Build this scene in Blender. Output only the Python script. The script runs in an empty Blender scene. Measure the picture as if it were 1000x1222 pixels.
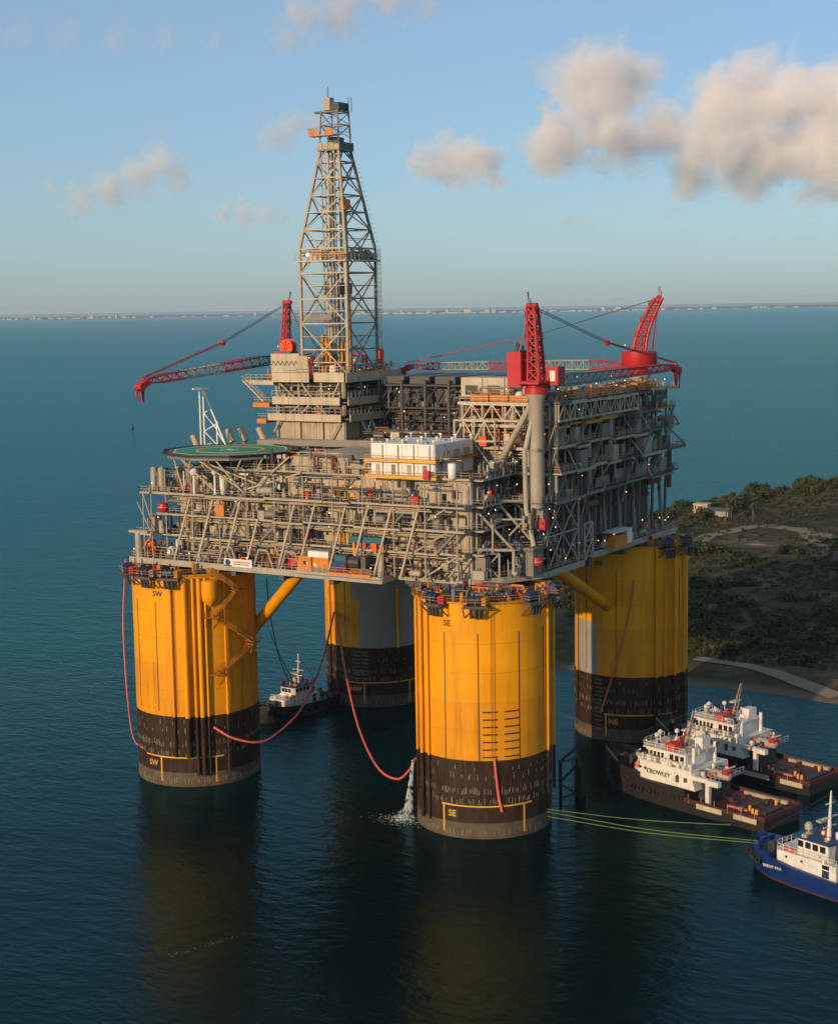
import bpy, bmesh, math, random
from mathutils import Vector, Matrix
PI = math.pi
R = math.radians
sc = bpy.context.scene
C = sc.collection

# ---------------------------------------------------------------- camera
F, PITCH, ROLL = 1873.05, 0.13058, -0.01627
CAM = Vector((173.774, -296.519, 98.669)); YAW = -0.53087
fw = Vector((math.sin(YAW)*math.cos(PITCH), math.cos(YAW)*math.cos(PITCH), -math.sin(PITCH)))
rt0 = Vector((math.cos(YAW), -math.sin(YAW), 0)); up0 = rt0.cross(fw)
rt = math.cos(ROLL)*rt0 + math.sin(ROLL)*up0
up = -math.sin(ROLL)*rt0 + math.cos(ROLL)*up0
cd = bpy.data.cameras.new('camera'); cam = bpy.data.objects.new('camera', cd); C.objects.link(cam)
cd.sensor_fit = 'HORIZONTAL'; cd.sensor_width = 36.0; cd.lens = 36.0*F/1000.0
cd.clip_start = 1.0; cd.clip_end = 120000.0
m = Matrix((rt, up, -fw)).transposed().to_4x4(); m.translation = CAM
cam.matrix_world = m
sc.camera = cam

# ---------------------------------------------------------------- sky, sun, exposure
SUN_AZ, SUN_EL = R(8.0), R(14.0)            # azimuth west of south
w = bpy.data.worlds.new('World'); sc.world = w; w.use_nodes = True
nt = w.node_tree; nt.nodes.clear()
sky = nt.nodes.new('ShaderNodeTexSky'); sky.sky_type = 'NISHITA'; sky.sun_disc = False
sky.sun_elevation = SUN_EL; sky.sun_rotation = PI + SUN_AZ
sky.altitude = 0; sky.air_density = 0.9; sky.dust_density = 0.75; sky.ozone_density = 5.0
bg = nt.nodes.new('ShaderNodeBackground'); bg.inputs['Strength'].default_value = 0.085
wo = nt.nodes.new('ShaderNodeOutputWorld')
veil = nt.nodes.new('ShaderNodeMix'); veil.data_type = 'RGBA'; veil.blend_type = 'ADD'; veil.inputs['Factor'].default_value = 1.0
veil.inputs['B'].default_value = (2.15, 2.7, 2.75, 1)      # thin even high cloud veil
nt.links.new(sky.outputs[0], veil.inputs['A']); nt.links.new(veil.outputs['Result'], bg.inputs[0]); nt.links.new(bg.outputs[0], wo.inputs[0])
sl = bpy.data.lights.new('sun', 'SUN'); so = bpy.data.objects.new('sun', sl); C.objects.link(so)
sl.energy = 3.7; sl.angle = R(0.6); sl.color = (1.0, 0.70, 0.41)
sund = Vector((-math.sin(SUN_AZ)*math.cos(SUN_EL), -math.cos(SUN_AZ)*math.cos(SUN_EL), math.sin(SUN_EL)))
so.rotation_euler = sund.to_track_quat('Z', 'Y').to_euler()
so.location = (0, 0, 300)
vs = sc.view_settings; vs.view_transform = 'Standard'; vs.look = 'None'; vs.gamma = 1.0
vs.exposure = 0.0; vs.use_curve_mapping = False
sc.cycles.use_denoising = True
sc.cycles.max_bounces = 10; sc.cycles.diffuse_bounces = 3; sc.cycles.glossy_bounces = 4; sc.cycles.volume_bounces = 8
sc.cycles.transparent_max_bounces = 16
sc.cycles.sample_clamp_indirect = 4.0

# ---------------------------------------------------------------- pixel helpers (photo is 1000 x 1222)
def ray(px, py):
    return (fw + rt*((px-500)/F) - up*((py-611)/F))
def on(px, py, ax, v):
    d = ray(px, py); t = (v-CAM[ax])/d[ax]; return CAM + d*t
def oncol(c, px, py, r=13.0):
    d = ray(px, py); ox, oy = CAM.x-c[0], CAM.y-c[1]
    a = d.x*d.x+d.y*d.y; b = 2*(ox*d.x+oy*d.y); q = ox*ox+oy*oy-r*r
    D = b*b-4*a*q
    t = (-b-math.sqrt(max(D, 0)))/(2*a)
    p = CAM+d*t
    return math.atan2(p.y-c[1], p.x-c[0]), p.z

# ---------------------------------------------------------------- materials
M = {}
def nodes(name):
    mt = bpy.data.materials.new(name); mt.use_nodes = True
    n = mt.node_tree.nodes; l = mt.node_tree.links
    return mt, n, l, n['Principled BSDF']
def paint(name, col, rough=0.55, metal=0.0, dirt=0.35, dcol=(0.09, 0.06, 0.04), scale=0.35, streak=0.15, var=0.12, bump=0.0, spec=0.5):
    """painted steel: slight tone drift, dirt and rust streaks running down"""
    mt, n, l, p = nodes(name)
    geo = n.new('ShaderNodeNewGeometry')
    mp = n.new('ShaderNodeMapping'); mp.inputs['Scale'].default_value = (1, 1, streak)
    l.new(geo.outputs['Position'], mp.inputs['Vector'])
    n1 = n.new('ShaderNodeTexNoise'); n1.inputs['Scale'].default_value = scale*3; n1.inputs['Detail'].default_value = 6; n1.inputs['Roughness'].default_value = 0.65
    l.new(mp.outputs[0], n1.inputs['Vector'])
    n2 = n.new('ShaderNodeTexNoise'); n2.inputs['Scale'].default_value = scale*0.6; n2.inputs['Detail'].default_value = 3
    l.new(geo.outputs['Position'], n2.inputs['Vector'])
    r1 = n.new('ShaderNodeMapRange'); r1.inputs['From Min'].default_value = 0.5; r1.inputs['From Max'].default_value = 0.78; r1.inputs['To Max'].default_value = dirt
    l.new(n1.outputs['Fac'], r1.inputs['Value'])
    hsv = n.new('ShaderNodeHueSaturation'); hsv.inputs['Color'].default_value = (*col, 1)
    r2 = n.new('ShaderNodeMapRange'); r2.inputs['From Min'].default_value = 0.3; r2.inputs['From Max'].default_value = 0.7
    r2.inputs['To Min'].default_value = 1-var; r2.inputs['To Max'].default_value = 1+var
    l.new(n2.outputs['Fac'], r2.inputs['Value']); l.new(r2.outputs[0], hsv.inputs['Value'])
    mx = n.new('ShaderNodeMix'); mx.data_type = 'RGBA'; mx.inputs['B'].default_value = (*dcol, 1)
    l.new(r1.outputs[0], mx.inputs['Factor']); l.new(hsv.outputs[0], mx.inputs['A'])
    l.new(mx.outputs['Result'], p.inputs['Base Color'])
    p.inputs['Roughness'].default_value = rough; p.inputs['Metallic'].default_value = metal
    p.inputs['Specular IOR Level'].default_value = spec
    M[name] = mt; return mt
def emit(name, col, s):
    mt, n, l, p = nodes(name)
    p.inputs['Base Color'].default_value = (*col, 1); p.inputs['Emission Color'].default_value = (*col, 1); p.inputs['Emission Strength'].default_value = s
    M[name] = mt
def glassm(name, col=(0.015, 0.02, 0.025)):
    mt, n, l, p = nodes(name)
    p.inputs['Base Color'].default_value = (*col, 1); p.inputs['Roughness'].default_value = 0.08
    M[name] = mt
paint('yellow', (0.80, 0.325, 0.004), 0.5, dirt=0.62, dcol=(0.30, 0.10, 0.01), scale=0.22, streak=0.06, var=0.10, spec=0.22)
paint('yellow_low', (0.74, 0.285, 0.006), 0.5, dirt=0.75, dcol=(0.26, 0.09, 0.01), scale=0.22, streak=0.06, var=0.10, spec=0.22)
paint('yellow_dirty', (0.50, 0.20, 0.012), 0.6, dirt=0.6, dcol=(0.12, 0.06, 0.02), scale=0.5)
paint('dark_hull', (0.034, 0.019, 0.013), 0.6, dirt=0.7, dcol=(0.10, 0.055, 0.03), scale=0.5, streak=0.12, var=0.3, spec=0.15)
paint('tide', (0.105, 0.078, 0.052), 0.7, dirt=0.6, dcol=(0.09, 0.06, 0.045), scale=0.7, streak=0.2, var=0.25, spec=0.2)
paint('matt_grey', (0.30, 0.29, 0.26), 0.7, dirt=0.5, dcol=(0.16, 0.11, 0.07), scale=0.3, streak=0.2)
paint('black', (0.015, 0.015, 0.016), 0.5, dirt=0.3, dcol=(0.05, 0.04, 0.03))
paint('line_yellow', (0.72, 0.36, 0.04), 0.6, dirt=0.3)
paint('tick', (0.22, 0.18, 0.135), 0.7)
paint('beige', (0.42, 0.335, 0.225), 0.55, dirt=0.55, scale=0.45)
paint('beige_wall', (0.44, 0.355, 0.245), 0.6, dirt=0.6, scale=0.4, var=0.15)
paint('beige_light', (0.49, 0.40, 0.285), 0.55, dirt=0.45, scale=0.45)
paint('grey', (0.20, 0.18, 0.15), 0.5, dirt=0.4, scale=0.45)
paint('grey_light', (0.37, 0.325, 0.255), 0.5, dirt=0.35, scale=0.45)
paint('grey_dark', (0.075, 0.075, 0.072), 0.55, dirt=0.4, scale=0.45)
paint('steel_dark', (0.035, 0.037, 0.04), 0.5, dirt=0.4, dcol=(0.10, 0.06, 0.04))
paint('grating', (0.12, 0.10, 0.085), 0.7, dirt=0.5, dcol=(0.20, 0.07, 0.04))
paint('rust', (0.15, 0.062, 0.036), 0.75, dirt=0.5, dcol=(0.06, 0.03, 0.02))
paint('white', (0.74, 0.71, 0.66), 0.5, dirt=0.42, dcol=(0.34, 0.27, 0.2), scale=0.4)
paint('red', (0.46, 0.016, 0.02), 0.45, dirt=0.25, dcol=(0.15, 0.01, 0.02))
paint('red_boom', (0.46, 0.03, 0.045), 0.5, dirt=0.3, dcol=(0.15, 0.01, 0.02))
paint('orange', (0.80, 0.085, 0.01), 0.5, dirt=0.2)
paint('orange_dull', (0.62, 0.20, 0.015), 0.6, dirt=0.4)
paint('blue', (0.010, 0.036, 0.11), 0.5, dirt=0.3)
paint('teal', (0.012, 0.10, 0.13), 0.5, dirt=0.3)
paint('green', (0.006, 0.27, 0.12), 0.6, dirt=0.25, dcol=(0.06, 0.1, 0.07))
paint('rope_red', (0.68, 0.12, 0.09), 0.6, dirt=0.2)
paint('rope_green', (0.13, 0.21, 0.06), 0.7, dirt=0.2)
paint('rope_grey', (0.14, 0.14, 0.13), 0.7, dirt=0.2)
paint('hull_blue', (0.008, 0.030, 0.14), 0.35, dirt=0.35, dcol=(0.02, 0.03, 0.07), scale=0.8)
paint('hull_black', (0.02, 0.019, 0.02), 0.45, dirt=0.4, dcol=(0.07, 0.045, 0.03), scale=0.8)
paint('deck_red', (0.075, 0.014, 0.013), 0.65, dirt=0.5, dcol=(0.05, 0.025, 0.02), scale=0.8)
paint('tug_white', (0.72, 0.68, 0.62), 0.4, dirt=0.5, dcol=(0.30, 0.19, 0.11), scale=1.2)
paint('tug_red', (0.50, 0.045, 0.018), 0.5, dirt=0.3)
paint('rubber', (0.012, 0.012, 0.012), 0.8, dirt=0.3)
glassm('glass')
emit('lamp', (1.0, 0.82, 0.55), 2.5)
emit('lamp_orange', (1.0, 0.5, 0.16), 2.5)

# ---------------------------------------------------------------- mesh builder
class MB:
    def __init__(s): s.v = []; s.f = []
    def add(s, vs_, fs):
        b = len(s.v); s.v.extend(vs_); s.f.extend([tuple(i+b for i in f) for f in fs]); return s
    def box(s, x0, x1, y0, y1, z0, z1):
        vs_ = [(x0,y0,z0),(x1,y0,z0),(x1,y1,z0),(x0,y1,z0),(x0,y0,z1),(x1,y0,z1),(x1,y1,z1),(x0,y1,z1)]
        return s.add(vs_, [(0,3,2,1),(4,5,6,7),(0,1,5,4),(1,2,6,5),(2,3,7,6),(3,0,4,7)])
    def tube(s, p, q, r, n=6, r2=None, cap=True):
        p = Vector(p); q = Vector(q); d = q-p
        if d.length < 1e-6: return s
        z = d.normalized(); a = z.orthogonal().normalized() if abs(z.z) < 0.99 else Vector((1,0,0))
        a = (a - z*a.dot(z)).normalized(); b = z.cross(a); r2 = r if r2 is None else r2
        vs_ = []
        for k in range(n):
            t = 2*PI*(k+.5)/n; o = a*math.cos(t)+b*math.sin(t)
            vs_.append(tuple(p+o*r)); vs_.append(tuple(q+o*r2))
        fs = [(2*k, 2*((k+1)%n), 2*((k+1)%n)+1, 2*k+1) for k in range(n)]
        if cap: fs += [tuple(2*k for k in range(n))[::-1], tuple(2*k+1 for k in range(n))]
        return s.add(vs_, fs)
    def beam(s, p, q, wd, h=None):
        """rectangular bar, h measured up"""
        h = wd if h is None else h
        p = Vector(p); q = Vector(q); z = (q-p).normalized()
        ref = Vector((0,0,1)) if abs(z.z) < 0.95 else Vector((1,0,0))
        a = z.cross(ref).normalized()*(wd/2); b = a.cross(z).normalized()*(h/2)
        vs_ = [tuple(o+i*a+j*b) for o in (p,q) for i,j in ((-1,-1),(1,-1),(1,1),(-1,1))]
        return s.add(vs_, [(3,2,1,0),(4,5,6,7),(0,1,5,4),(1,2,6,5),(2,3,7,6),(3,0,4,7)])
    def path(s, pts, r, n=6):
        for a, b in zip(pts[:-1], pts[1:]): s.tube(a, b, r, n)
        return s
    def smooth_path(s, pts, r, n=6):
        """one continuous tube along the points"""
        pts = [Vector(p) for p in pts]; rings = []
        for i, p in enumerate(pts):
            d = (pts[min(i+1, len(pts)-1)]-pts[max(i-1, 0)]).normalized()
            ref = Vector((0.3,0.9,0.1)).normalized(); a = (ref-d*ref.dot(d)).normalized(); b = d.cross(a)
            rings.append([tuple(p+(a*math.cos(2*PI*k/n)+b*math.sin(2*PI*k/n))*r) for k in range(n)])
        vs_ = [v for r_ in rings for v in r_]; fs = []
        for i in range(len(pts)-1):
            for k in range(n):
                k2 = (k+1) % n; fs.append((i*n+k, i*n+k2, (i+1)*n+k2, (i+1)*n+k))
        fs += [tuple(range(n))[::-1], tuple((len(pts)-1)*n+k for k in range(n))]
        return s.add(vs_, fs)
    def lathe(s, c, prof, n=24, a0=0, a1=2*PI, cap=True):
        cap = cap and prof[0] != prof[-1]
        full = abs(a1-a0-2*PI) < 1e-6; kk = n if full else n+1; vs_ = []
        for (r, z) in prof:
            for k in range(kk):
                t = a0+(a1-a0)*k/n; vs_.append((c[0]+r*math.cos(t), c[1]+r*math.sin(t), c[2]+z))
        fs = []
        for i in range(len(prof)-1):
            for k in range(n):
                k2 = (k+1) % kk; fs.append((i*kk+k, i*kk+k2, (i+1)*kk+k2, (i+1)*kk+k))
        if full and cap:
            if prof[0][0] > 1e-4: fs.append(tuple(range(kk))[::-1])
            if prof[-1][0] > 1e-4: fs.append(tuple((len(prof)-1)*kk+k for k in range(kk)))
        return s.add(vs_, fs)
    def vessel(s, p, q, r, n=12):
        """horizontal or upright vessel with domed ends"""
        p = Vector(p); q = Vector(q); d = (q-p).normalized()
        s.tube(p, q, r, n, cap=False)
        for e, sg in ((p,-1),(q,1)):
            s.tube(e, e+d*sg*r*.35, r, n, r*.75, cap=False); s.tube(e+d*sg*r*.35, e+d*sg*r*.55, r*.75, n, r*.2)
        return s
    def prism(s, poly, z0, z1):
        n = len(poly); vs_ = [(x,y,z0) for x,y in poly]+[(x,y,z1) for x,y in poly]
        return s.add(vs_, [tuple(range(n))[::-1], tuple(range(n,2*n))]+[(i,(i+1)%n,n+(i+1)%n,n+i) for i in range(n)])
    def ball(s, c, r, n=6):
        prof = [(r*math.sin(PI*k/4), -r*math.cos(PI*k/4)) for k in range(5)]
        prof[0] = (0.001, -r); prof[-1] = (0.001, r)
        return s.lathe(c, prof, n)
    def rail(s, pts, h=1.15, step=2.0, r=0.045, mid=True):
        """handrail along a path of deck-level points"""
        for a, b in zip(pts[:-1], pts[1:]):
            a = Vector(a); b = Vector(b); L = (b-a).length; k = max(1, int(L/step))
            for i in range(k+1):
                o = a.lerp(b, i/k); s.beam(o, o+Vector((0,0,h)), r*1.6)
            for hh in ((h, h*.55) if mid else (h,)):
                s.beam(a+Vector((0,0,hh)), b+Vector((0,0,hh)), r*1.6)
        return s
    def mesh(s, name):
        me = bpy.data.meshes.new(name); me.from_pydata(s.v, [], s.f); me.update(); return me
    def build(s, name, mat, parent=None, label=None, kind=None, smooth=False):
        me = s.mesh(name); me.materials.append(M[mat] if isinstance(mat, str) else mat)
        if smooth:
            for p_ in me.polygons: p_.use_smooth = True
            try: me.set_sharp_from_angle(angle=R(40))
            except Exception: pass
        return put(name, me, parent, label, kind)
def put(name, me, parent=None, label=None, kind=None):
    o = bpy.data.objects.new(name, me); C.objects.link(o)
    if parent is not None:
        o.parent = parent
        if parent.get('world_parts'): o.location = -parent.location
    if label: o['label'] = label
    if kind: o['kind'] = kind
    return o
def tag(o, label, cat, group=None, kind=None):
    o['label'] = label; o['category'] = cat; o['kind'] = 'thing'
    if group: o['group'] = group
    if kind: o['kind'] = kind
    return o
def thing(name, label, cat, loc=(0,0,0), rz=0, group=None, world=True):
    o = bpy.data.objects.new(name, None); C.objects.link(o); o.location = loc; o.rotation_euler = (0,0,rz)
    o.empty_display_size = 1.0
    if world: o['world_parts'] = True
    return tag(o, label, cat, group)
def copy_tree(o, parent=None):
    c = o.copy(); C.objects.link(c)
    if parent is not None: c.parent = parent
    for ch in [x for x in bpy.data.objects if x.parent == o]: copy_tree(ch, c)
    return c
def struct(o): o['kind'] = 'structure'; return o
def textmesh(body, size):
    cu = bpy.data.curves.new('lettering', 'FONT'); cu.body = body; cu.size = size; cu.align_x = 'CENTER'; cu.align_y = 'CENTER'
    cu.resolution_u = 3; cu.extrude = 0.02; cu.offset = size*0.012
    o = bpy.data.objects.new('lettering', cu); C.objects.link(o)
    bpy.context.view_layer.update()
    me = bpy.data.meshes.new_from_object(o.evaluated_get(bpy.context.evaluated_depsgraph_get()))
    bpy.data.objects.remove(o); bpy.data.curves.remove(cu)
    return me

rnd = random.Random(7)

# ================================================================ WATER
def water_mat():
    mt, n, l, p = nodes('sea')
    geo = n.new('ShaderNodeNewGeometry')
    def noise(scale, detail, rough, sy=1.0, rot=0.0):
        mp = n.new('ShaderNodeMapping'); mp.inputs['Scale'].default_value = (1, sy, 1); mp.inputs['Rotation'].default_value = (0, 0, rot)
        l.new(geo.outputs['Position'], mp.inputs['Vector'])
        t = n.new('ShaderNodeTexNoise'); t.inputs['Scale'].default_value = scale; t.inputs['Detail'].default_value = detail; t.inputs['Roughness'].default_value = rough
        l.new(mp.outputs[0], t.inputs['Vector']); return t
    a = noise(0.45, 5, 0.6, 1.7, 0.5); b = noise(0.055, 4, 0.55, 1.5, 0.9); c = noise(0.010, 4, 0.55, 2.2, 0.5)
    # lee water near the hull is slick, the open bay is ruffled
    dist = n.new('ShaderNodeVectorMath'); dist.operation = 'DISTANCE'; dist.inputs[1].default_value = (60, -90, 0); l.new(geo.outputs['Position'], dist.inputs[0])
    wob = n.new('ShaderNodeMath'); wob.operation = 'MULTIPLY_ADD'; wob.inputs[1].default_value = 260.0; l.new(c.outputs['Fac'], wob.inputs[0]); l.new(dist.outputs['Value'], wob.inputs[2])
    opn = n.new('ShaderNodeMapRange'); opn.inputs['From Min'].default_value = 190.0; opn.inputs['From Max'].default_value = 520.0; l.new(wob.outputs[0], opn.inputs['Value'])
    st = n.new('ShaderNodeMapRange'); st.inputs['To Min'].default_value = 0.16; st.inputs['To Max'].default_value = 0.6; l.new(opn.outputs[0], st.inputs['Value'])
    b1 = n.new('ShaderNodeBump'); b1.inputs['Distance'].default_value = 0.8
    l.new(st.outputs[0], b1.inputs['Strength']); l.new(a.outputs['Fac'], b1.inputs['Height'])
    b2 = n.new('ShaderNodeBump'); b2.inputs['Distance'].default_value = 1.1
    s2 = n.new('ShaderNodeMapRange'); s2.inputs['To Min'].default_value = 0.25; s2.inputs['To Max'].default_value = 0.6; l.new(opn.outputs[0], s2.inputs['Value']); l.new(s2.outputs[0], b2.inputs['Strength'])
    mid = noise(0.15, 4, 0.6, 2.0, 0.45); b3 = n.new('ShaderNodeBump'); b3.inputs['Distance'].default_value = 1.0
    l.new(s2.outputs[0], b3.inputs['Strength']); l.new(mid.outputs['Fac'], b3.inputs['Height']); l.new(b1.outputs[0], b3.inputs['Normal'])
    l.new(b.outputs['Fac'], b2.inputs['Height']); l.new(b3.outputs[0], b2.inputs['Normal'])
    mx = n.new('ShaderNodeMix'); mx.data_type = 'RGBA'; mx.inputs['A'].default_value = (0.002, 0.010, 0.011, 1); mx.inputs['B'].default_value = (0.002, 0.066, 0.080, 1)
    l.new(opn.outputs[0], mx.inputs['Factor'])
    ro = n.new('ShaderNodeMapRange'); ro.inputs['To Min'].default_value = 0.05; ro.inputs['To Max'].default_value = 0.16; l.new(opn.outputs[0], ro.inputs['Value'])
    n.remove(p); out = [x for x in n if x.type == 'OUTPUT_MATERIAL'][0]
    df = n.new('ShaderNodeBsdfDiffuse'); l.new(mx.outputs['Result'], df.inputs['Color'])
    gl = n.new('ShaderNodeBsdfGlossy'); gl.inputs['Color'].default_value = (0.25, 0.53, 0.57, 1); l.new(ro.outputs[0], gl.inputs['Roughness']); l.new(b2.outputs[0], gl.inputs['Normal'])
    fr_ = n.new('ShaderNodeFresnel'); fr_.inputs['IOR'].default_value = 1.333; l.new(b2.outputs[0], fr_.inputs['Normal'])
    ms = n.new('ShaderNodeMixShader'); l.new(fr_.outputs[0], ms.inputs['Fac']); l.new(df.outputs[0], ms.inputs[1]); l.new(gl.outputs[0], ms.inputs[2]); l.new(ms.outputs[0], out.inputs['Surface'])
    return mt
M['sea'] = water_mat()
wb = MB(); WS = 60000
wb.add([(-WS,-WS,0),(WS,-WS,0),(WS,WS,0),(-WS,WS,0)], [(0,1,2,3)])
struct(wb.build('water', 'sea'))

# ================================================================ COLUMNS
CX, CY, CR = 34.8, 36.5, 13.0
COL = {'SW': (-CX,-CY), 'SE': (CX,-CY), 'NE': (CX,CY), 'NW': (-CX,CY)}
ZT, ZP, ZB = 44.6, 15.0, 3.0           # top, paint line, tide band
def cp(c, a, r, z): return Vector((c[0]+r*math.cos(a), c[1]+r*math.sin(a), z))
def wrap(c, a0, a1, z0, z1, r0, r1, n=None):
    """curved plate on a column between two angles"""
    n = n or max(1, int(abs(a1-a0)/R(4)))
    mb = MB(); vs_ = []; 
    for k in range(n+1):
        a = a0+(a1-a0)*k/n
        for rr, z in ((r0,z0),(r1,z0),(r1,z1),(r0,z1)): vs_.append(tuple(cp(c, a, rr, z)))
    fs = [(0,1,2,3)]
    for k in range(n):
        b = 4*k
        for j in range(4): fs.append((b+j, b+4+j, b+4+(j+1)%4, b+(j+1)%4))
    fs.append((4*n+3, 4*n+2, 4*n+1, 4*n))
    return mb.add(vs_, fs)
def coltext(c, body, a, z, size, mat, parent, name='lettering', r=CR+.06):
    me = textmesh(body, size)
    for v in me.vertices:
        aa = a + v.co.x/r; rr = r+v.co.z; zz = z+v.co.y
        v.co = (c[0]+rr*math.cos(aa), c[1]+rr*math.sin(aa), zz)
    me.materials.clear(); me.materials.append(M[mat]); return put(name, me, parent)
WORDS = {'SW': ('with a zigzag stair', ), 'SE': ('with rows of black dashes', ), 'NE': ('behind the white tugs', ), 'NW': ('with a large grey patch', )}
colthing = {}
for key, c in COL.items():
    t = thing('platform_column', 'round yellow and black platform column marked %s %s' % (key, WORDS[key][0]), 'column', (c[0], c[1], 0), group='columns carrying the platform')
    colthing[key] = t
    MB().lathe((c[0],c[1],0), [(CR,26.0),(CR,ZT-3),(CR,ZT)], 96, cap=False).build('upper_shell', 'yellow', t, smooth=True)
    MB().lathe((c[0],c[1],0), [(CR+.012,ZP),(CR+.012,26.0)], 96, cap=False).build('lower_shell', 'yellow_low', t, smooth=True)
    MB().lathe((c[0],c[1],0), [(CR+.025,ZB),(CR+.025,ZP)], 96, cap=False).build('dark_band', 'dark_hull', t, smooth=True)
    MB().lathe((c[0],c[1],0), [(CR+.03,-8),(CR+.03,ZB)], 96, cap=False).build('tide_band', 'tide', t, smooth=True)
    MB().lathe((c[0],c[1],0), [(CR-.5,ZT-.1),(CR+.5,ZT-.1),(CR+.5,ZT+.25),(CR-.5,ZT+.25),(CR-.5,ZT-.1)], 64).build('rim', 'yellow_dirty', t)
    MB().lathe((c[0],c[1],0), [(0.01,ZT-.3),(CR-.45,ZT-.3)], 48, cap=False).build('top_plate', 'grating', t)
    face = math.atan2(CAM.y-c[1], CAM.x-c[0])
    # weld seams
    for z in (20.5, 31.5, 37.0):
        wrap(c, face-R(100), face+R(100), z, z+.06, CR, CR+.03, 48).build('weld_seam', 'yellow_dirty', t)
    # dark vertical guide stripes and caisson pipes
    rr = random.Random(sum(map(ord, key)))
    stripes = {'SE': [530, 570, 619, 648], 'SW': [165, 186], 'NE': [700, 735, 810], 'NW': [412]}[key]
    for px in stripes:
        a, z = oncol(c, px, 740)
        z0 = 9.5 if key == 'SE' and px in (530, 570, 619) else ZP+1
        da = .09/CR
        wrap(c, a-da, a+da, z0, 39.0, CR, CR+.05).build('guide_stripe', 'black', t)
    pipes = {'SE': [(499, .22), (505, .34), (512, .2), (651, .2), (657, .3)], 'SW': [(206, .24), (222, .55), (232, .3), (239, .5), (246, .28), (268, .26)],
             'NE': [(691, .2), (782, .4), (792, .25), (803, .35), (814, .25)], 'NW': [(396, .25), (474, .4)]}[key]
    for px, pr_ in pipes:
        a, z = oncol(c, px, 770)
        mb = MB(); o0 = cp(c, a, CR+pr_+.25, 2.6 if rr.random() < .6 else 6.5); o1 = cp(c, a, CR+pr_+.25, ZT-.4)
        mid = Vector((o0.x, o0.y, ZP))
        mb.tube(mid, o1, pr_, 10); cz = MB(); cz.tube(o0, mid, pr_*1.02, 10)
        for zz in range(int(o0.z)+2, 44, 6):
            b = cp(c, a, CR, zz); e = cp(c, a, CR+pr_+.25, zz); mb.beam(b, e, .14)
        mb.build('caisson_pipe', 'yellow' if key != 'NE' else 'yellow_low', t, smooth=True)
        cz.build('caisson_foot', 'dark_hull', t, smooth=True)
    # access ladder
    a, z = oncol(c, {'SE': 587, 'SW': 208, 'NE': 798, 'NW': 402}[key], 770)
    mb = MB()
    for s in (-.28, .28): mb.beam(cp(c, a+s/CR, CR+.25, ZP+.5), cp(c, a+s/CR, CR+.25, ZT), .07)
    for k in range(70): mb.beam(cp(c, a-.28/CR, CR+.25, ZP+1+k*.41), cp(c, a+.28/CR, CR+.25, ZP+1+k*.41), .05)
    mb.build('ladder', 'yellow_dirty', t)
    # yellow border line on the dark band + name plate
    pa, pz = oncol(c, {'SE': 540, 'SW': 184, 'NE': 732, 'NW': 425}[key], {'SE': 971, 'SW': 911, 'NE': 868, 'NW': 821}[key])
    pz = 4.6
    zl = 6.1
    wrap(c, pa+.06-R(2)-.2, pa+R(70), zl, zl+.28, CR+.03, CR+.10).build('border_line', 'line_yellow', t)
    e0 = pa-.14 if key in ('SE', 'NE') else pa+.17
    wrap(c, e0-.012, e0+.012, 1.0, zl+.28, CR+.03, CR+.10, 2).build('border_line', 'line_yellow', t)
    e1 = pa+R(62)
    wrap(c, e1-.012, e1+.012, .8, zl, CR+.03, CR+.10, 2).build('border_line', 'line_yellow', t)
    pl = wrap(c, pa-.095, pa+.095, pz-.95, pz+.95, CR+.03, CR+.08).build('name_plate', 'black', t)
    coltext(c, key, pa, pz, 1.7, 'line_yellow', pl, r=CR+.1)
    ta, tz = oncol(c, {'SE': 533, 'SW': 187, 'NE': 715, 'NW': 428}[key], {'SE': 724, 'SW': 693, 'NE': 700, 'NW': 716}[key])
    coltext(c, key, ta, 40.7, 1.6, 'black', t)
    # white and rusty test marks on the dark band
    for (za, zb, st) in ((6.6, 7.9, 2.0), (8.6, 9.9, 1.5), (11.4, 12.6, 5.0), (13.2, 14.2, 9.0), (.7, 2.0, 2.4)):
        mb = MB(); k = -85.0
        while k < 85:
            a = face+R(k+rr.uniform(-.5, .5)*st)
            if rr.random() < .62:
                zz = za+rr.uniform(-.25, .25); mb2 = wrap(c, a-.0045, a+.0045, zz, zz+(zb-za)*rr.uniform(.5, 1), CR+.03, CR+.06, 1)
                mb.add(mb2.v, mb2.f)
            k += st
        mb.build('test_marks', 'tick', t, kind='stuff')
    # mooring porches hung round the rim: dark blue winches, grating trays
    angs = {'SE': [515+8, 568, 632, 585+70], 'SW': [155, 180, 205], 'NE': [795, 815], 'NW': [400]}[key]
    for i, px in enumerate(angs):
        px = min(max(px, {'SE': 491, 'SW': 161, 'NE': 690, 'NW': 388}[key]), {'SE': 655, 'SW': 300, 'NE': 820, 'NW': 488}[key])
        a, z = oncol(c, px, 700)
        u = Vector((math.cos(a), math.sin(a), 0)); v = Vector((-u.y, u.x, 0)); b = cp(c, a, CR, ZT)
        mb = MB()
        for s in (-1, 1):
            mb.beam(b+v*s*2.2+Vector((0,0,-.4)), b+v*s*2.2+u*2.6+Vector((0,0,-.4)), .22)
            mb.beam(b+v*s*2.2+Vector((0,0,-2.6)), b+v*s*2.2+u*2.5+Vector((0,0,-.5)), .2)
        mb.beam(b-v*2.4+u*2.6+Vector((0,0,-.4)), b+v*2.4+u*2.6+Vector((0,0,-.4)), .25)
        pr0 = mb.build('mooring_porch', 'grey_dark', t)
        mg = MB(); mg.beam(b+u*1.3-v*2.2+Vector((0,0,-.2)), b+u*1.3+v*2.2+Vector((0,0,-.2)), 2.4, .12); mg.build('grating', 'grating', pr0)
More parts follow.
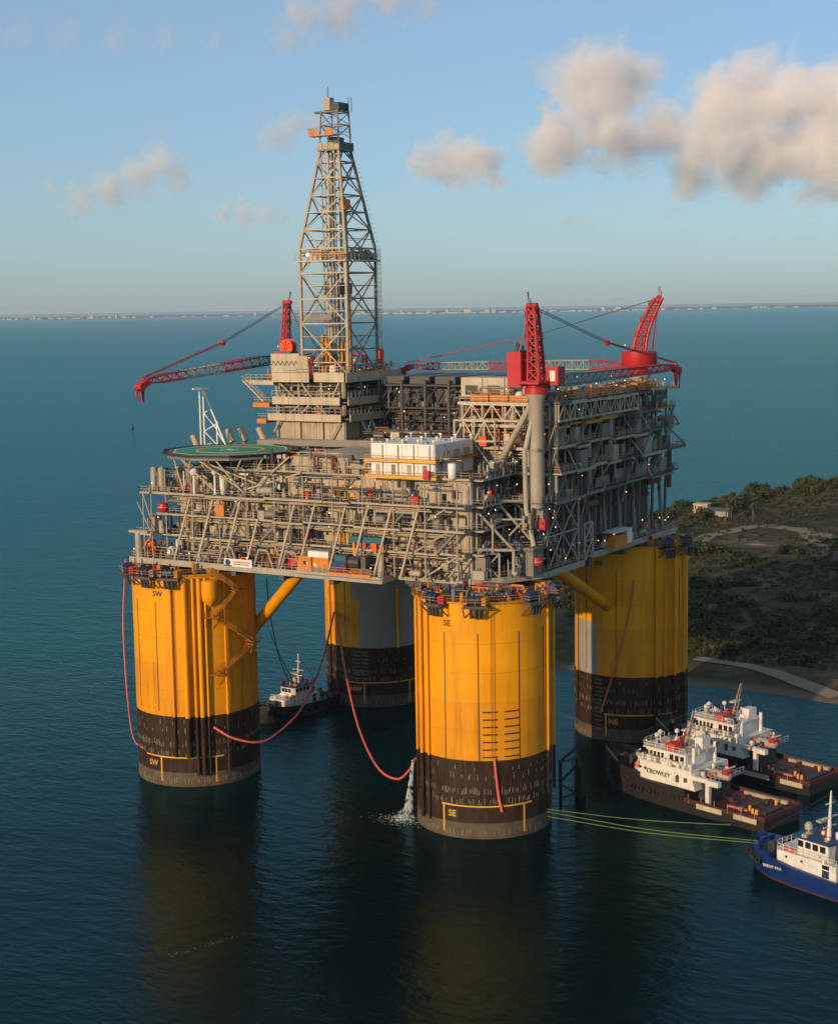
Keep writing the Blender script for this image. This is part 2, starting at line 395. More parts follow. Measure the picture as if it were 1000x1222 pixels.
        mr = MB(); e = [b-v*2.3+u*.2, b-v*2.3+u*2.5, b+v*2.3+u*2.5, b+v*2.3+u*.2]; mr.rail([tuple(x) for x in e]); mr.build('railing', 'yellow_dirty', pr0)
        mw = MB(); mw.tube(b+u*.9-v*1.5+Vector((0,0,.75)), b+u*.9+v*.6+Vector((0,0,.75)), .85, 12)
        for s in (-1.5, -.4, .6): mw.tube(b+u*.9+v*(s-.08)+Vector((0,0,.75)), b+u*.9+v*(s+.08)+Vector((0,0,.75)), 1.1, 12)
        mw.build('winch_drum', 'blue', pr0)
        mw = MB(); q = b+u*.8+v*1.5; mw.box(q.x-.6,q.x+.6,q.y-.6,q.y+.6,ZT-.1,ZT+1.3); mw.build('winch_motor', rr.choice(['red', 'yellow_dirty', 'grey', 'grey_dark']), pr0)
        mf = MB()
        for s in (-.9, 0, .9): mf.tube(b+u*1.9+v*s+Vector((0,0,-.3)), b+u*1.5+v*s*.8+Vector((0,0,-2.4)), .28, 6, .4)
        mf.build('fairlead', 'steel_dark', pr0)
    # clutter standing on the rim
    mb = {'yellow_dirty': MB(), 'grey': MB(), 'red': MB(), 'steel_dark': MB()}
    for i in range(46):
        a = face+R(rr.uniform(-95, 95)); r_ = CR-rr.uniform(.4, 2.5); q = cp(c, a, r_, ZT); h = rr.uniform(.5, 2.0); s = rr.uniform(.2, .65)
        mm = mb[rr.choice(['yellow_dirty', 'yellow_dirty', 'grey', 'red', 'steel_dark'])]
        if rr.random() < .5: mm.box(q.x-s, q.x+s, q.y-s, q.y+s, ZT, ZT+h)
        else: mm.tube(q, q+Vector((0,0,h*1.3)), s*.6, 8)
    for k_, mm in mb.items(): mm.build('deck_fittings', k_, t, kind='stuff')
    mr = MB(); pts = [tuple(cp(c, face+R(k), CR+.35, ZT+.25)) for k in range(-110, 111, 8)]; mr.rail(pts, 1.1, 1.9); mr.build('railing', 'yellow_dirty', t)

# SE: black draught dashes
c = COL['SE']; t = colthing['SE']
for px0, px1 in ((576, 594), (602, 620)):
    for i in range(7):
        a0, z = oncol(c, px0, 844+i*8.8); a1, _ = oncol(c, px1, 844+i*8.8)
        zc = 24.2-i*1.42
        wrap(c, a0, a1, zc-.13, zc+.13, CR+.01, CR+.05).build('draught_dash', 'black', t)
# NE / NW draught ladders on the dark band, grey patches over the yellow
for key, px, n_ in (('NE', 714, 13), ('NW', 436, 8), ('NW', 426, 8)):
    c = COL[key]; t = colthing[key]
    for i in range(n_):
        a, _ = oncol(c, px, 800); z = 14.0-i*.95
        wrap(c, a-.075, a+.075, z-.1, z+.1, CR+.03, CR+.07, 2).build('draught_dash', 'tick', t)
c = COL['NE']; a0, _ = oncol(c, 689.5, 765); a1, _ = oncol(c, 713, 765)
wrap(c, a0-.25, a1, ZP+.05, 27.2, CR+.01, CR+.03).build('grey_patch', 'matt_grey', colthing['NE'])
c = COL['NW']; a0, _ = oncol(c, 428, 740)
wrap(c, a0, a0+R(75), ZP+.05, 27.0, CR+.01, CR+.03).build('grey_patch', 'matt_grey', colthing['NW'])
wrap(c, a0-R(9), a0+R(75), 27.0, 34.0, CR+.01, CR+.03).build('grey_patch', 'matt_grey', colthing['NW'])
# SW: caisson cap bulge, zigzag stairs, brace to the deck
c = COL['SW']; t = colthing['SW']
a, _ = oncol(c, 249, 700); q = cp(c, a, CR+.6, 0)
MB().lathe((q.x,q.y,0), [(0.05,38.0),(1.6,39.4),(1.75,40.4),(1.75,43.6),(0.05,43.8)], 20).build('caisson_head', 'yellow', t, smooth=True)
zig = [(250, 684), (283, 704), (252, 737), (302, 767), (258, 805)]
def stair(mb, A, B, wd=1.0):
    A = Vector(A); B = Vector(B)
    h = Vector((B.x-A.x, B.y-A.y, 0)).normalized(); s_ = Vector((-h.y, h.x, 0))*wd/2
    for s in (-1, 1):
        mb.beam(A+s_*s, B+s_*s, .1, .3); mb.beam(A+s_*s+Vector((0,0,1.1)), B+s_*s+Vector((0,0,1.1)), .08)
        for k in range(7):
            p = A.lerp(B, k/6)+s_*s; mb.beam(p, p+Vector((0,0,1.1)), .07)
    n_ = max(3, int(abs(B.z-A.z)/.35))
    for k in range(n_):
        p = A.lerp(B, (k+.5)/n_); mb.beam(p-s_, p+s_, .28, .06)
pts = []
for px, py in zig:
    a, z = oncol(c, px, py, CR+1.1); pts.append((a, z))
for i, ((a0, z0), (a1, z1)) in enumerate(zip(pts[:-1], pts[1:])):
    mb = MB(); n_ = 4
    for k in range(n_):
        A = cp(c, a0+(a1-a0)*k/n_, CR+1.1, z0+(z1-z0)*k/n_); B = cp(c, a0+(a1-a0)*(k+1)/n_, CR+1.1, z0+(z1-z0)*(k+1)/n_)
        stair(mb, A, B, .9); mb.beam(cp(c, a0+(a1-a0)*(k+.5)/n_, CR, A.z-1.0), (A+B)/2, .14)
    mb.build('stair_flight', 'yellow_dirty', t)
    mb = MB(); q = cp(c, a1, CR+1.1, z1); u = Vector((math.cos(a1), math.sin(a1), 0)); v = Vector((-u.y, u.x, 0))
    mb.beam(q-v*1.5, q+v*1.5, 1.6, .12)
    mb.rail([tuple(q-v*1.5-u*.8), tuple(q-v*1.5+u*.8), tuple(q+v*1.5+u*.8), tuple(q+v*1.5-u*.8)])
    mb.beam(q-v*1.2-Vector((0,0,2)), q-v*1.2+u*.7, .14); mb.beam(q+v*1.2-Vector((0,0,2)), q+v*1.2+u*.7, .14)
    mb.build('stair_landing', 'yellow_dirty', t)
def brace(P, Q, r, parent):
    MB().tube(P, Q, r, 20).build('deck_brace', 'yellow', parent, smooth=True)
bl = on(306, 757, 1, -25.0); bh = on(359, 688, 2, 44.0)
brace((-31.0, -25.5, 26.0), (bh.x, bh.y, 45.0), 1.25, t)
nl = on(704, 738, 1, 25.0); nh = on(664, 683, 2, 45.0)
brace((34.0, 25.5, 30.5), (nh.x, nh.y, 45.5), 1.25, colthing['NE'])
# NW stair stub
c = COL['NW']; t = colthing['NW']; mb = MB()
a, z = oncol(c, 399, 704, CR+1); q = cp(c, a, CR+1.2, 38.5); u = Vector((math.cos(a), math.sin(a), 0)); v = Vector((-u.y, u.x, 0))
mb.beam(q-v*3, q+v*3, 2.2, .2); mb.rail([tuple(q-v*3+u*1.1), tuple(q+v*3+u*1.1)])
mb.beam(q-v*2.4-u*1.2-Vector((0,0,3)), q-v*2.4+u, .25); mb.beam(q+v*2.4-u*1.2-Vector((0,0,3)), q+v*2.4+u, .25)
mb.build('stair_landing', 'yellow_dirty', t)
mb = MB(); stair(mb, q+v*3, q+v*6+Vector((0,0,5.5))+u*-.6, 1.0); mb.build('stair_flight', 'yellow_dirty', t)

# ================================================================ FRAMES AND CLUTTER
class Fr:
    """a face of the platform: u runs along it, o points outwards, z up"""
    def __init__(s, ax, base, sg): s.ax, s.base, s.sg = ax, base, sg
    def p(s, u, o, z):
        q = s.base+s.sg*o
        return Vector((u, q, z)) if s.ax == 'x' else Vector((q, u, z))
    def box(s, mb, u0, u1, o0, o1, z0, z1):
        a = s.p(u0, o0, z0); b = s.p(u1, o1, z1)
        return mb.box(min(a.x,b.x), max(a.x,b.x), min(a.y,b.y), max(a.y,b.y), min(a.z,b.z), max(a.z,b.z))
def lamps(parent, pts, r=0.17, mat='lamp'):
    mb = MB()
    for i, p in enumerate(pts):
        if i % 4 == 0 or len(pts) < 3: mb.ball(p, r*.75, 5)
    return mb.build('lamps', mat, parent, kind='stuff')
def clutter(parent, fr, u0, u1, o0, o1, z0, z1, seed, dens=1.0, pal=('beige','grey','grey_light','rust','steel_dark'), lamp=True, big=True, pipes=True):
    rr = random.Random(seed); L = abs(u1-u0); H = z1-z0
    st = {}
    def mm(): 
        k = rr.choice(pal); return st.setdefault(k, MB())
    if pipes:
        for i in range(int(L*.22*dens)+1):                   # long runs with drops
            a = rr.uniform(u0, u1); b = min(u1, max(u0, a+rr.uniform(-14, 14))); o = rr.uniform(o0, o1); z = rr.uniform(z0+.3*H, z1-.2); r = rr.choice((.09,.13,.18,.26))
            pts = [fr.p(a, o, z0+rr.uniform(0, .3*H)), fr.p(a, o, z), fr.p(b, o, z)]
            if rr.random() < .5: pts.append(fr.p(b, o, z0+rr.uniform(0, .5*H)))
            mm().path(pts, r, 6)
        for i in range(int(L*.35*dens)):
            a = rr.uniform(u0, u1); o = rr.uniform(o0, o1); r = rr.choice((.08,.1,.16,.22)); mm().tube(fr.p(a,o,z0), fr.p(a,o,z0+H*rr.uniform(.5,1)), r, 6)
        for i in range(int(L*.12*dens)):
            a = rr.uniform(u0, u1); b = min(u1, a+rr.uniform(3, 9)); o = rr.uniform(o0, o1); z = z1-rr.uniform(.3, .9)
            fr.box(mm(), a, b, o-.35, o+.35, z-.12, z)            # cable trays
    for i in range(int(L*.9*dens)):                          # small boxes, valves, lockers
        a = rr.uniform(u0, u1); o = rr.uniform(o0, o1); s = rr.uniform(.15, .55); h = rr.uniform(.3, 1.5); z = z0 if rr.random() < .75 else z0+rr.uniform(.2, .7)*H
        if rr.random() < .6: fr.box(mm(), a-s, a+s, o-s*.8, o+s*.8, z, min(z+h, z1))
        else: mm().tube(fr.p(a,o,z), fr.p(a,o,min(z+h*1.2, z1)), s*.7, 8)
    for k, v in st.items():
        if v.v: v.build('pipework', k, parent, kind='stuff')
    if big:
        for i in range(int(L*.11*dens)+1):
            a = rr.uniform(u0+1, u1-1); o = rr.uniform(o0, o1); k = rr.random()
            if k < .35 and H > 2.4:
                r = rr.uniform(.5, min(1.1, H*.25)); l_ = rr.uniform(1.5, 4); z = z0+r+.3
                MB().vessel(fr.p(a-l_/2,o,z), fr.p(a+l_/2,o,z), r).build('vessel', rr.choice(('grey_light','beige','grey','rust')), parent, smooth=True)
            elif k < .6:
                r = rr.uniform(.45, .9); h = rr.uniform(1.2, max(1.4, min(3.6, H*.8)))
                MB().vessel(fr.p(a,o,z0), fr.p(a,o,z0+h), r).build('tank', rr.choice(('grey_light','white','grey','beige')), parent, smooth=True)
            else:
                s = rr.uniform(.6, 1.5); h = rr.uniform(1.2, min(2.6, H*.8)); mb = MB(); fr.box(mb, a-s, a+s, o-.6, o+.6, z0, z0+h)
                fr.box(mb, a-s*.8, a+s*.8, o-.7, o-.6, z0+.2, z0+h-.2); mb.build('cabinet', rr.choice(('beige_light','grey','grey_light','red','blue','orange_dull')), parent)
    if lamp:
        pts = []
        for i in range(int(L*.16*dens)+1): pts.append(fr.p(rr.uniform(u0, u1), o1+.1, z0+rr.uniform(.4, .9)*H))
        lamps(parent, pts, .15, 'lamp' if rr.random() < .8 else 'lamp_orange')
def walkway(parent, fr, u0, u1, o0, o1, z, rail=True, mat='grey_light', fl='grating', th=.45, ends=True):
    mb = MB(); fr.box(mb, u0, u1, o0, o1, z-.08, z); mb.build('walkway', fl, parent)
    mb = MB(); fr.box(mb, u0, u1, o1+.003, o1+.16, z-th*.75, z+.05); mb.build('edge_beam', mat, parent)
    mb = MB(); k = max(1, int(abs(u1-u0)/4))
    for i in range(k+1):
        u = u0+(u1-u0)*i/k; mb.beam(fr.p(u,o0,z-.25), fr.p(u,o1,z-.25), .18, .3)
    mb.build('bracket', mat, parent, kind='stuff')
    if rail:
        mb = MB(); pts = [fr.p(u0,o1-.05,z), fr.p(u1,o1-.05,z)]
        if ends: pts = [fr.p(u0,o0,z)]+pts+[fr.p(u1,o0,z)]
        mb.rail([tuple(p) for p in pts], 1.15, 1.6, .04); mb.build('railing', mat, parent)
def bar(parent, P, Q, r, mat='grey_light', name='brace', n=8):
    return MB().tube(P, Q, r, n).build(name, mat, parent, smooth=True)
def panels(parent, fr, u0, u1, z0, z1, wd, mat='beige_wall', o=0.0, seed=1, openings=True, th=.12):
    """individual wall sheets with open joints, some stiffened, some with a louvre or window"""
    rr = random.Random(seed); n = max(1, round((u1-u0)/wd)); w_ = (u1-u0)/n
    for i in range(n):
        a = u0+i*w_+.05; b = a+w_-.10; mb = MB(); d = rr.uniform(-.03, .05)
        fr.box(mb, a, b, o-.1, o+th+d, z0+.06, z1-.06)
        for k in range(rr.choice((0, 1, 3))):
            u = a+(b-a)*(k+1)/4; fr.box(mb, u-.05, u+.05, o+th+d+.002, o+th+d+.1, z0+.2, z1-.2)
        pn = mb.build('wall_panel', mat if rr.random() < .8 else ('beige' if mat == 'beige_wall' else mat), parent)
        if openings and rr.random() < .35:
            u = rr.uniform(a+.7, b-.7); h0 = z0+rr.choice((.1, 1.0)); h1 = min(h0+rr.uniform(1.2, 2.2), z1-.4); mb = MB()
            fr.box(mb, u-.5, u+.5, o+th+d+.01, o+th+d+.06, h0, h1); mb.build('opening', rr.choice(('steel_dark','steel_dark','grey_dark','rust','glass')), pn)
S = Fr('x', -37.0, -1)      # south face frame: o grows to the south
E_ = Fr('y', 42.0, 1)       # east face frame: o grows to the east

# ================================================================ LOWER DECK
ld = thing('lower_deck', 'long lower deck with red-brown plating, girders and handrails over the columns', 'deck', (0, 0, 46))
DP = [(-46,-43.5),(16.5,-43.5),(16.5,-38.0),(33,-37.5),(37.5,-33.5),(42.5,-24),(43,-8),(40,-4),(41,10),(43,44),(-46,44)]
MB().prism(DP, 46.2, 46.8).build('deck_plate', 'rust', ld)
DE = DP+[DP[0]]
for (a, b) in zip(DE[:-1], DE[1:]):
    A = Vector((*a, 46.35)); B = Vector((*b, 46.35)); d = (B-A).normalized(); nrm = Vector((d.y, -d.x, 0))*.16
    MB().beam(A+nrm, B+nrm, .28, 1.25).build('edge_beam', 'grey_light', ld)
    if b[1] < 30 or a[0] > 30:
        MB().rail([(a[0],a[1],46.8),(b[0],b[1],46.8)], 1.2, 1.6, .045).build('railing', 'grey_light', ld)
for x in (-34.8, -20, -8, 4, 16, 34.8):
    MB().box(x-.6, x+.6, -36 if x > 15 else -42, 43, 44.4, 46.2).build('girder', 'yellow_dirty' if abs(x) > 30 else 'grey_dark', ld)
for y in (-36, -18, 0, 18, 36):
    MB().box(-45, 41, y-.6, y+.6, 44.2, 46.19).build('girder', 'grey_dark', ld)
# gangway shelf and yellow basket of the pump skid
sh = [(-3,-44.8),(17.5,-44.8),(17.5,-43.8),(-3,-43.8)]
MB().prism(sh, 45.9, 46.5).build('side_shelf', 'grey_light', ld)
rr = random.Random(3)
pts = []
for i in range(34): pts.append((-45+i*1.85, -43.45, 48.6))
mb = MB()
for p in pts[::2]: mb.tube((p[0],p[1],46.8), p, .06, 5)
mb.build('lamp_post', 'grey_light', ld, kind='stuff'); lamps(ld, pts[::2], .17)
pts = [(42.7+rr.uniform(-2,.2), rr.uniform(-22, 42), rr.uniform(48, 51)) for i in range(26)]
lamps(ld, pts, .18, 'lamp_orange')
clutter(ld, Fr('x', -39.5, -1), -44, 15, 0, 3.4, 46.8, 49.6, 11, 1.5, ('rust','rust','steel_dark','grey','grey_light','yellow_dirty'))
clutter(ld, Fr('x', -33.5, -1), 17, 36, -1, 3.2, 46.8, 50, 12, 1.6, ('grey','steel_dark','grey_light','rust','yellow_dirty'))
clutter(ld, Fr('y', 37, 1), -22, 43, -2, 4.6, 46.8, 50.2, 13, 1.8, ('grey','steel_dark','rust','grey_light','orange_dull'))
# fringe under the deck edge over the columns
clutter(ld, Fr('x', -41, -1), -44, -24, -3, 1.5, 44.9, 46.1, 14, 1.2, ('yellow_dirty','grey_dark','rust'), lamp=False, big=False)
clutter(ld, Fr('x', -41, -1), 24, 44, -6, 4, 44.9, 46.6, 15, 2.0, ('yellow_dirty','grey','red','blue','grey_dark'), lamp=True, big=False)

# ================================================================ LIVING AND UTILITY BLOCK (south)
lq = thing('accommodation_block', 'beige panelled accommodation block with stacked walkways and raking struts under the helideck', 'building', (-3, -36, 46.8))
FL = [46.8, 51.7, 56.3, 60.9, 66.0]
XL, XR = -38.0, 33.0
MB().box(XL+.2, XR-.2, -36.9, 20, 46.81, 65.9).build('core_wall', 'grey_dark', lq)
for i in range(4):
    panels(lq, S, XL, XR, FL[i]+.1, FL[i+1]-.1, 3.9, seed=20+i)
for i, (z, o1, a, b) in enumerate(((51.7, 3.2, -40, 33), (56.3, 4.2, -40.5, 33.5), (60.9, 5.0, -43.5, 34), (66.0, 1.4, -20, 33.5))):
    q_ = random.Random(700+i); x = max(a, -41.0)
    while x < b-1.5:
        x2 = min(b, x+q_.uniform(6, 17)); x2 = b if b-x2 < 3 else x2
        walkway(lq, S, x, x2-.08, .12, o1+q_.uniform(-.7, .5), z+q_.choice((0, 0, -.18, .15)), mat=q_.choice(('beige', 'grey_light', 'beige')), th=q_.uniform(.35, .6), ends=False)
        if q_.random() < .5: bar(lq, S.p(x,o1-.4,z), S.p(x+q_.uniform(-3,3),.3,z-4.2), .12, q_.choice(('grey','beige')))
        x = x2
    clutter(lq, S, a+2, b-2, .5, o1-.3, z+.05, (FL+[70.5])[i+2 if i < 3 else 5], 30+i, .95, ('beige','grey','steel_dark','grey_dark','rust','beige'), big=(i == 1))
clutter(lq, S, -38, 32, .5, 3.5, 46.8, 51.2, 36, 1.3, ('steel_dark','grey','rust','beige'))
# raking struts, deck edge up to the third walkway
for x in (-34.5, -28.5, -21.5, -16, -8.0, -3.2, 4.0, 9.2, 14.5, 20.5):
    dz = 14.0 if x not in (-16,) else 9.4
    bar(lq, (x, -43.0, 46.9), (x+3.0*dz/14, -43.0+2.6*dz/14, 46.9+dz), .25, 'beige_light', 'raking_strut', 10)
for x in range(-38, 34, 7):                                # uprights and cross braces
    for i in range(4):
        bar(lq, (x, -40.9, FL[i]), (x, -40.9, FL[i+1]-.4), .16, 'grey_light', 'post', 6)
for (x0, x1, z0, z1) in ((-24, -19, 51.7, 60.9), (-14, -9, 51.7, 56.3), (22, 30, 51.7, 56.3), (22, 30, 56.3, 60.9), (24, 32, 46.8, 51.7)):
    bar(lq, (x0, -40.2, z0), (x1, -40.2, z1), .2, 'grey_light')
rr = random.Random(41)
for k in range(34):                                        # odd bracing, ducts and risers between storeys
    i = rr.randrange(4); x = rr.uniform(-37, 30); o_ = rr.uniform(.6, 4.0); dx = rr.uniform(-5, 5)
    if rr.random() < .5: bar(lq, S.p(x,o_,FL[i]), S.p(min(33,max(-38,x+dx)),o_,FL[i+1]), rr.uniform(.1,.2), rr.choice(('beige','grey','grey_light')))
    elif rr.random() < .5:
        mb = MB(); S.box(mb, x, x+rr.uniform(.8,2.2), .3, rr.uniform(.9,1.8), FL[i]+rr.uniform(0,1), FL[i+1]-.3); mb.build('duct', rr.choice(('beige','grey','beige_wall','rust')), lq)
    else:
        z = FL[i]+rr.uniform(1.5,4); mb = MB(); mb.path([S.p(x,o_,z), S.p(x+dx*2,o_,z), S.p(x+dx*2,o_,z-rr.uniform(1,4))], rr.uniform(.15,.35), 8); mb.build('duct_pipe', rr.choice(('grey_light','beige','grey')), lq)
for (x, i) in ((-31,0),(-14,1),(-5,2),(8,0),(17,2),(27,1)):   # stair flights between walkways
    mb = MB(); stair(mb, S.p(x,3.0,FL[i]), S.p(x+4.5,3.0,FL[i+1]), .9); mb.build('stair_flight', 'grey', lq)
# coloured doors
for (px, py, colr) in ((404, 584, 'line_yellow'), (418, 584, 'line_yellow'), (442, 589, 'orange'), (493, 593, 'blue'), (404, 640, 'line_yellow'), (416, 640, 'line_yellow'), (523, 617, 'grey_dark'), (523, 645, 'grey_dark'), (262, 585, 'grey_dark')):
    p = on(px, py, 1, -37.3); k = max(i for i in range(4) if FL[i] <= p.z+.4); z = FL[k]+.1
    d = thing_part = MB().box(p.x-.75, p.x+.75, -37.38, -37.24, z, z+2.5).build('door', colr, lq)
    mb = MB()
    for s in (-.95, .95): mb.box(p.x+s-.1, p.x+s+.1, -37.42, -37.24, z, z+2.7)
    mb.box(p.x-.85, p.x+.85, -37.42, -37.24, z+2.55, z+2.75); mb.build('door_frame', 'line_yellow' if colr == 'line_yellow' else 'grey_light', d)
# east flank of the block, greys standing in for its shade
EF = Fr('y', 33.0, 1)
for i in range(4): panels(lq, EF, -37, -22, FL[i]+.1, FL[i+1]-.1, 3.75, 'grey', seed=50+i)
for z in FL[1:]: walkway(lq, EF, -37, -20, .12, 2.4, z)
clutter(lq, EF, -36, -20, .3, 2.2, 56.4, 60.5, 55, 1.6, ('grey','steel_dark','grey_light'))
clutter(lq, EF, -36, -20, .3, 2.2, 51.8, 56, 56, 1.6, ('grey','steel_dark','grey_light'))
clutter(lq, EF, -36, -20, .3, 2.2, 61.0, 66, 57, 1.6, ('grey','steel_dark','grey_light'))
clutter(lq, EF, -36, -22, .3, 3, 66.1, 69.5, 58, 1.6, ('grey','steel_dark','grey_light','white'))
# pipe racks between storeys
mb = MB()
for z, o in ((55.4, 3.0), (55.1, 3.3), (54.8, 2.8), (60.2, 3.6), (59.9, 4.0), (50.9, 2.6), (50.5, 2.9)):
    mb.tube(S.p(-36+rnd.uniform(0, 5), o, z), S.p(30-rnd.uniform(0, 8), o, z), .13, 6)
mb.build('service_pipes', 'beige', lq)
# roof clutter behind the helideck
clutter(lq, Fr('x', -24, -1), -36, 10, -8, 8, 66.0, 69.3, 60, 2.2, ('grey','grey_light','steel_dark','beige','red'))
clutter(lq, Fr('x', 0, -1), -8, 24, -10, 14, 66.0, 71.5, 61, 2.6, ('steel_dark','grey_dark','steel_dark','grey','rust'))
MB().box(-8.5, 12, -36.9, -14, 66.0, 69.0).build('roof_house', 'beige_wall', lq)
MB().box(-34, -27.5, -38.5, -33, 61.0, 66.0).build('plant_room', 'beige_wall', lq)
MB().box(-31.6, -30.6, -38.56, -38.45, 61.1, 64.8).build('louvre', 'grey_dark', lq)

# west end wing: slim framed platforms with stacks
wf = thing('west_wing_frame', 'open framed platform wing with twin grey stacks beyond the accommodation block', 'platform', (-43, -40, 46.8))
for z, x0 in ((60.9, -43.2), (52.0, -44.6)):
    mb = MB(); mb.box(x0, -40.6, -43, -20, z-.4, z); mb.build('floor', 'grey_light', wf)
    MB().rail([(-40.6,-43,z),(x0,-43,z),(x0,-20,z)], 1.15, 1.6).build('railing', 'grey_light', wf)
for x, y in ((-42.8,-42.5),(-40.6,-42.5),(-42.8,-30),(-42.8,-21)): bar(wf, (x,y,46.8), (x,y,60.5), .13, 'grey_light', 'post')
for (a, b) in (((-44.4,-42.5,58.5),(-40.8,-42.5,52)), ((-42.8,-42.5,60.5),(-40.8,-42.5,55)), ((-44.8,-42.5,46.8),(-40.6,-42.5,52)), ((-42.8,-42.5,52),(-42.8,-30,60.5)), ((-42.8,-30,46.8),(-42.8,-21,52))): bar(wf, a, b, .14, 'grey_light')
for x in (-41.2, -39.2):
    s_ = MB().lathe((x,-40.5,61.0), [(.75,0),(.75,4.6),(.62,4.7),(.62,4.9)], 16).build('exhaust_stack', 'grey_light', wf, smooth=True)
bar(wf, (-44.2,-42.7,46.8), (-44.2,-42.7,52), .8, 'grey_light', 'crane_post', 14)
MB().box(-46.5,-41.5,-43.2,-41.8,52.0,52.5).build('crane_boom_rest', 'grey_light', wf)
clutter(wf, Fr('x', -39, -1), -43.4, -38, -3, 3.2, 52.1, 56, 71, 3, ('grey','red','steel_dark','grey_light'))
clutter(wf, Fr('x', -39, -1), -45, -39, -3, 3.2, 46.8, 51, 72, 3, ('red','rust','steel_dark','grey_light'))
clutter(wf, Fr('x', -39, -1), -43, -36, -3, 3.2, 61, 63, 73, 2, ('grey','steel_dark','grey_light'), big=False)

# ================================================================ WHITE MODULE
wm = thing('switchgear_module', 'two-tier white box module with yellow walkways on the accommodation roof', 'module', (19.4, -32, 66))
for z0, z1, s in ((66.3, 68.9, 0), (69.5, 72.5, .2)):
    MB().box(12.3, 26.4, -39.4, -24.3, z0, z1).build('casing', 'white', wm)
    for i in range(4):
        u0 = 12.3+i*3.525; mb = MB(); mb.box(u0+.06, u0+3.465, -39.52, -39.403, z0+.12, z1-.12); mb.build('wall_panel', 'white', wm)
    for i in range(4):
        u0 = -39.4+i*3.775; mb = MB(); mb.box(26.403, 26.52, u0+.06, u0+3.715, z0+.12, z1-.12); mb.build('wall_panel', 'white', wm)
    mb = MB(); mb.box(11.4, 27.4, -40.5, -39.53, z0-.35, z0-.1); mb.box(26.53, 27.4, -39.5, -24, z0-.35, z0-.1); mb.build('walkway', 'yellow_dirty', wm)
    MB().box(11.4, 27.4, -40.62, -40.5, z0-.45, z0+.12).build('toe_plate', 'line_yellow', wm)
for i in range(5):
    for y in (-39.3, -32, -24.5):
        mb = MB(); x = 12.5+i*3.42; mb.tube((x,y,72.5), (x,y,73.3), .12, 6); mb.box(x-.25,x+.25,y-.1,y+.1,73.1,73.4); mb.build('lifting_lug', 'white', wm)
for i in range(4):
    x = 13.4+i*3.5; MB().box(x, x+.9, -39.60, -39.53, 66.5, 68.5).build('door' if i % 2 else 'louvre', 'grey' if i % 2 else 'grey_light', wm)
    MB().tube((x+1.6,-39.7,66.4), (x+1.6,-39.7,72.3), .07, 6).build('downpipe', 'grey', wm)
for i in range(3): MB().box(26.53, 27.1, -36+i*4, -34.6+i*4, 69.9, 71.1).build('cooling_unit', 'grey_light', wm)
MB().rail([(11.5,-40.4,69.25),(27.3,-40.4,69.25),(27.3,-24.2,69.25)], 1.05, 1.6, .04).build('railing', 'line_yellow', wm)
MB().rail([(11.5,-40.4,66.05),(27.3,-40.4,66.05)], 1.05, 1.6, .04).build('railing', 'line_yellow', wm)
for x in (13, 18, 23): 
    for y in (-37, -30): MB().box(x-.6, x+.6, y-.6, y+.6, 72.5, 72.8).build('roof_hatch', 'grey_light', wm)
mb = MB(); mb.box(27.4, 29.0, -38.4, -36.8, 66.2, 69.0); mb.lathe((28.2,-37.6,69), [(0.9,0),(.9,.1),(.01,.4)], 12)
tag(MB().lathe((30.0,-39.0,66.1), [(.55,0),(.8,.3),(.85,2.8),(.7,3.0),(.05,3.1)], 18).build('water_tank', 'white', smooth=True), 'small white upright tank on the roof edge beside the white box module', 'tank')
tag(MB().box(24.9, 26.2, -41.3, -40.7, 66.05, 67.7).build('fire_cabinet', 'red'), 'red cabinet on the walkway below the white box module', 'cabinet')

# ================================================================ HELIDECK
HZ = 69.2
hd = thing('helideck', 'green helideck with yellow landing ring on struts over the facade', 'helideck', (-20, -32, 61))
HC = (-27.5, -31.8); hp = [(HC[0]+13.6*math.cos(R(18+36*k)), HC[1]+13.6*math.sin(R(18+36*k))) for k in range(10)]
MB().prism(hp, HZ-.55, HZ-.02).build('deck_plate', 'grey_dark', hd)
hc = Vector((sum(p[0] for p in hp)/10, sum(p[1] for p in hp)/10, 0))
inner = [(hc.x+(x-hc.x)*.90, hc.y+(y-hc.y)*.90) for x, y in hp]
MB().prism(inner, HZ-.015, HZ+.02).build('green_surface', 'green', hd)
hcx, hcy = -27.0, -31.0
hcx, hcy = HC
MB().lathe((hcx,hcy,HZ+.02), [(6.6,0.001),(6.6,.03),(7.4,.03),(7.4,.001)], 64, cap=False).build('landing_ring', 'line_yellow', hd)
mb = MB()
for s in (-1, 1): mb.box(hcx+s*1.2-.25, hcx+s*1.2+.25, hcy-1.8, hcy+1.8, HZ+.021, HZ+.05)
mb.box(hcx-.94, hcx+.94, hcy-.25, hcy+.25, HZ+.021, HZ+.05); mb.build('landing_letter', 'white', hd)
mb = MB()
for (a, b) in zip(inner, inner[1:]+inner[:1]):
    A = Vector((*a, HZ+.035)); B = Vector((*b, HZ+.035)); mb.beam(A.lerp(B,.01), A.lerp(B,.99), .35, .02)
mb.build('edge_line', 'white', hd)
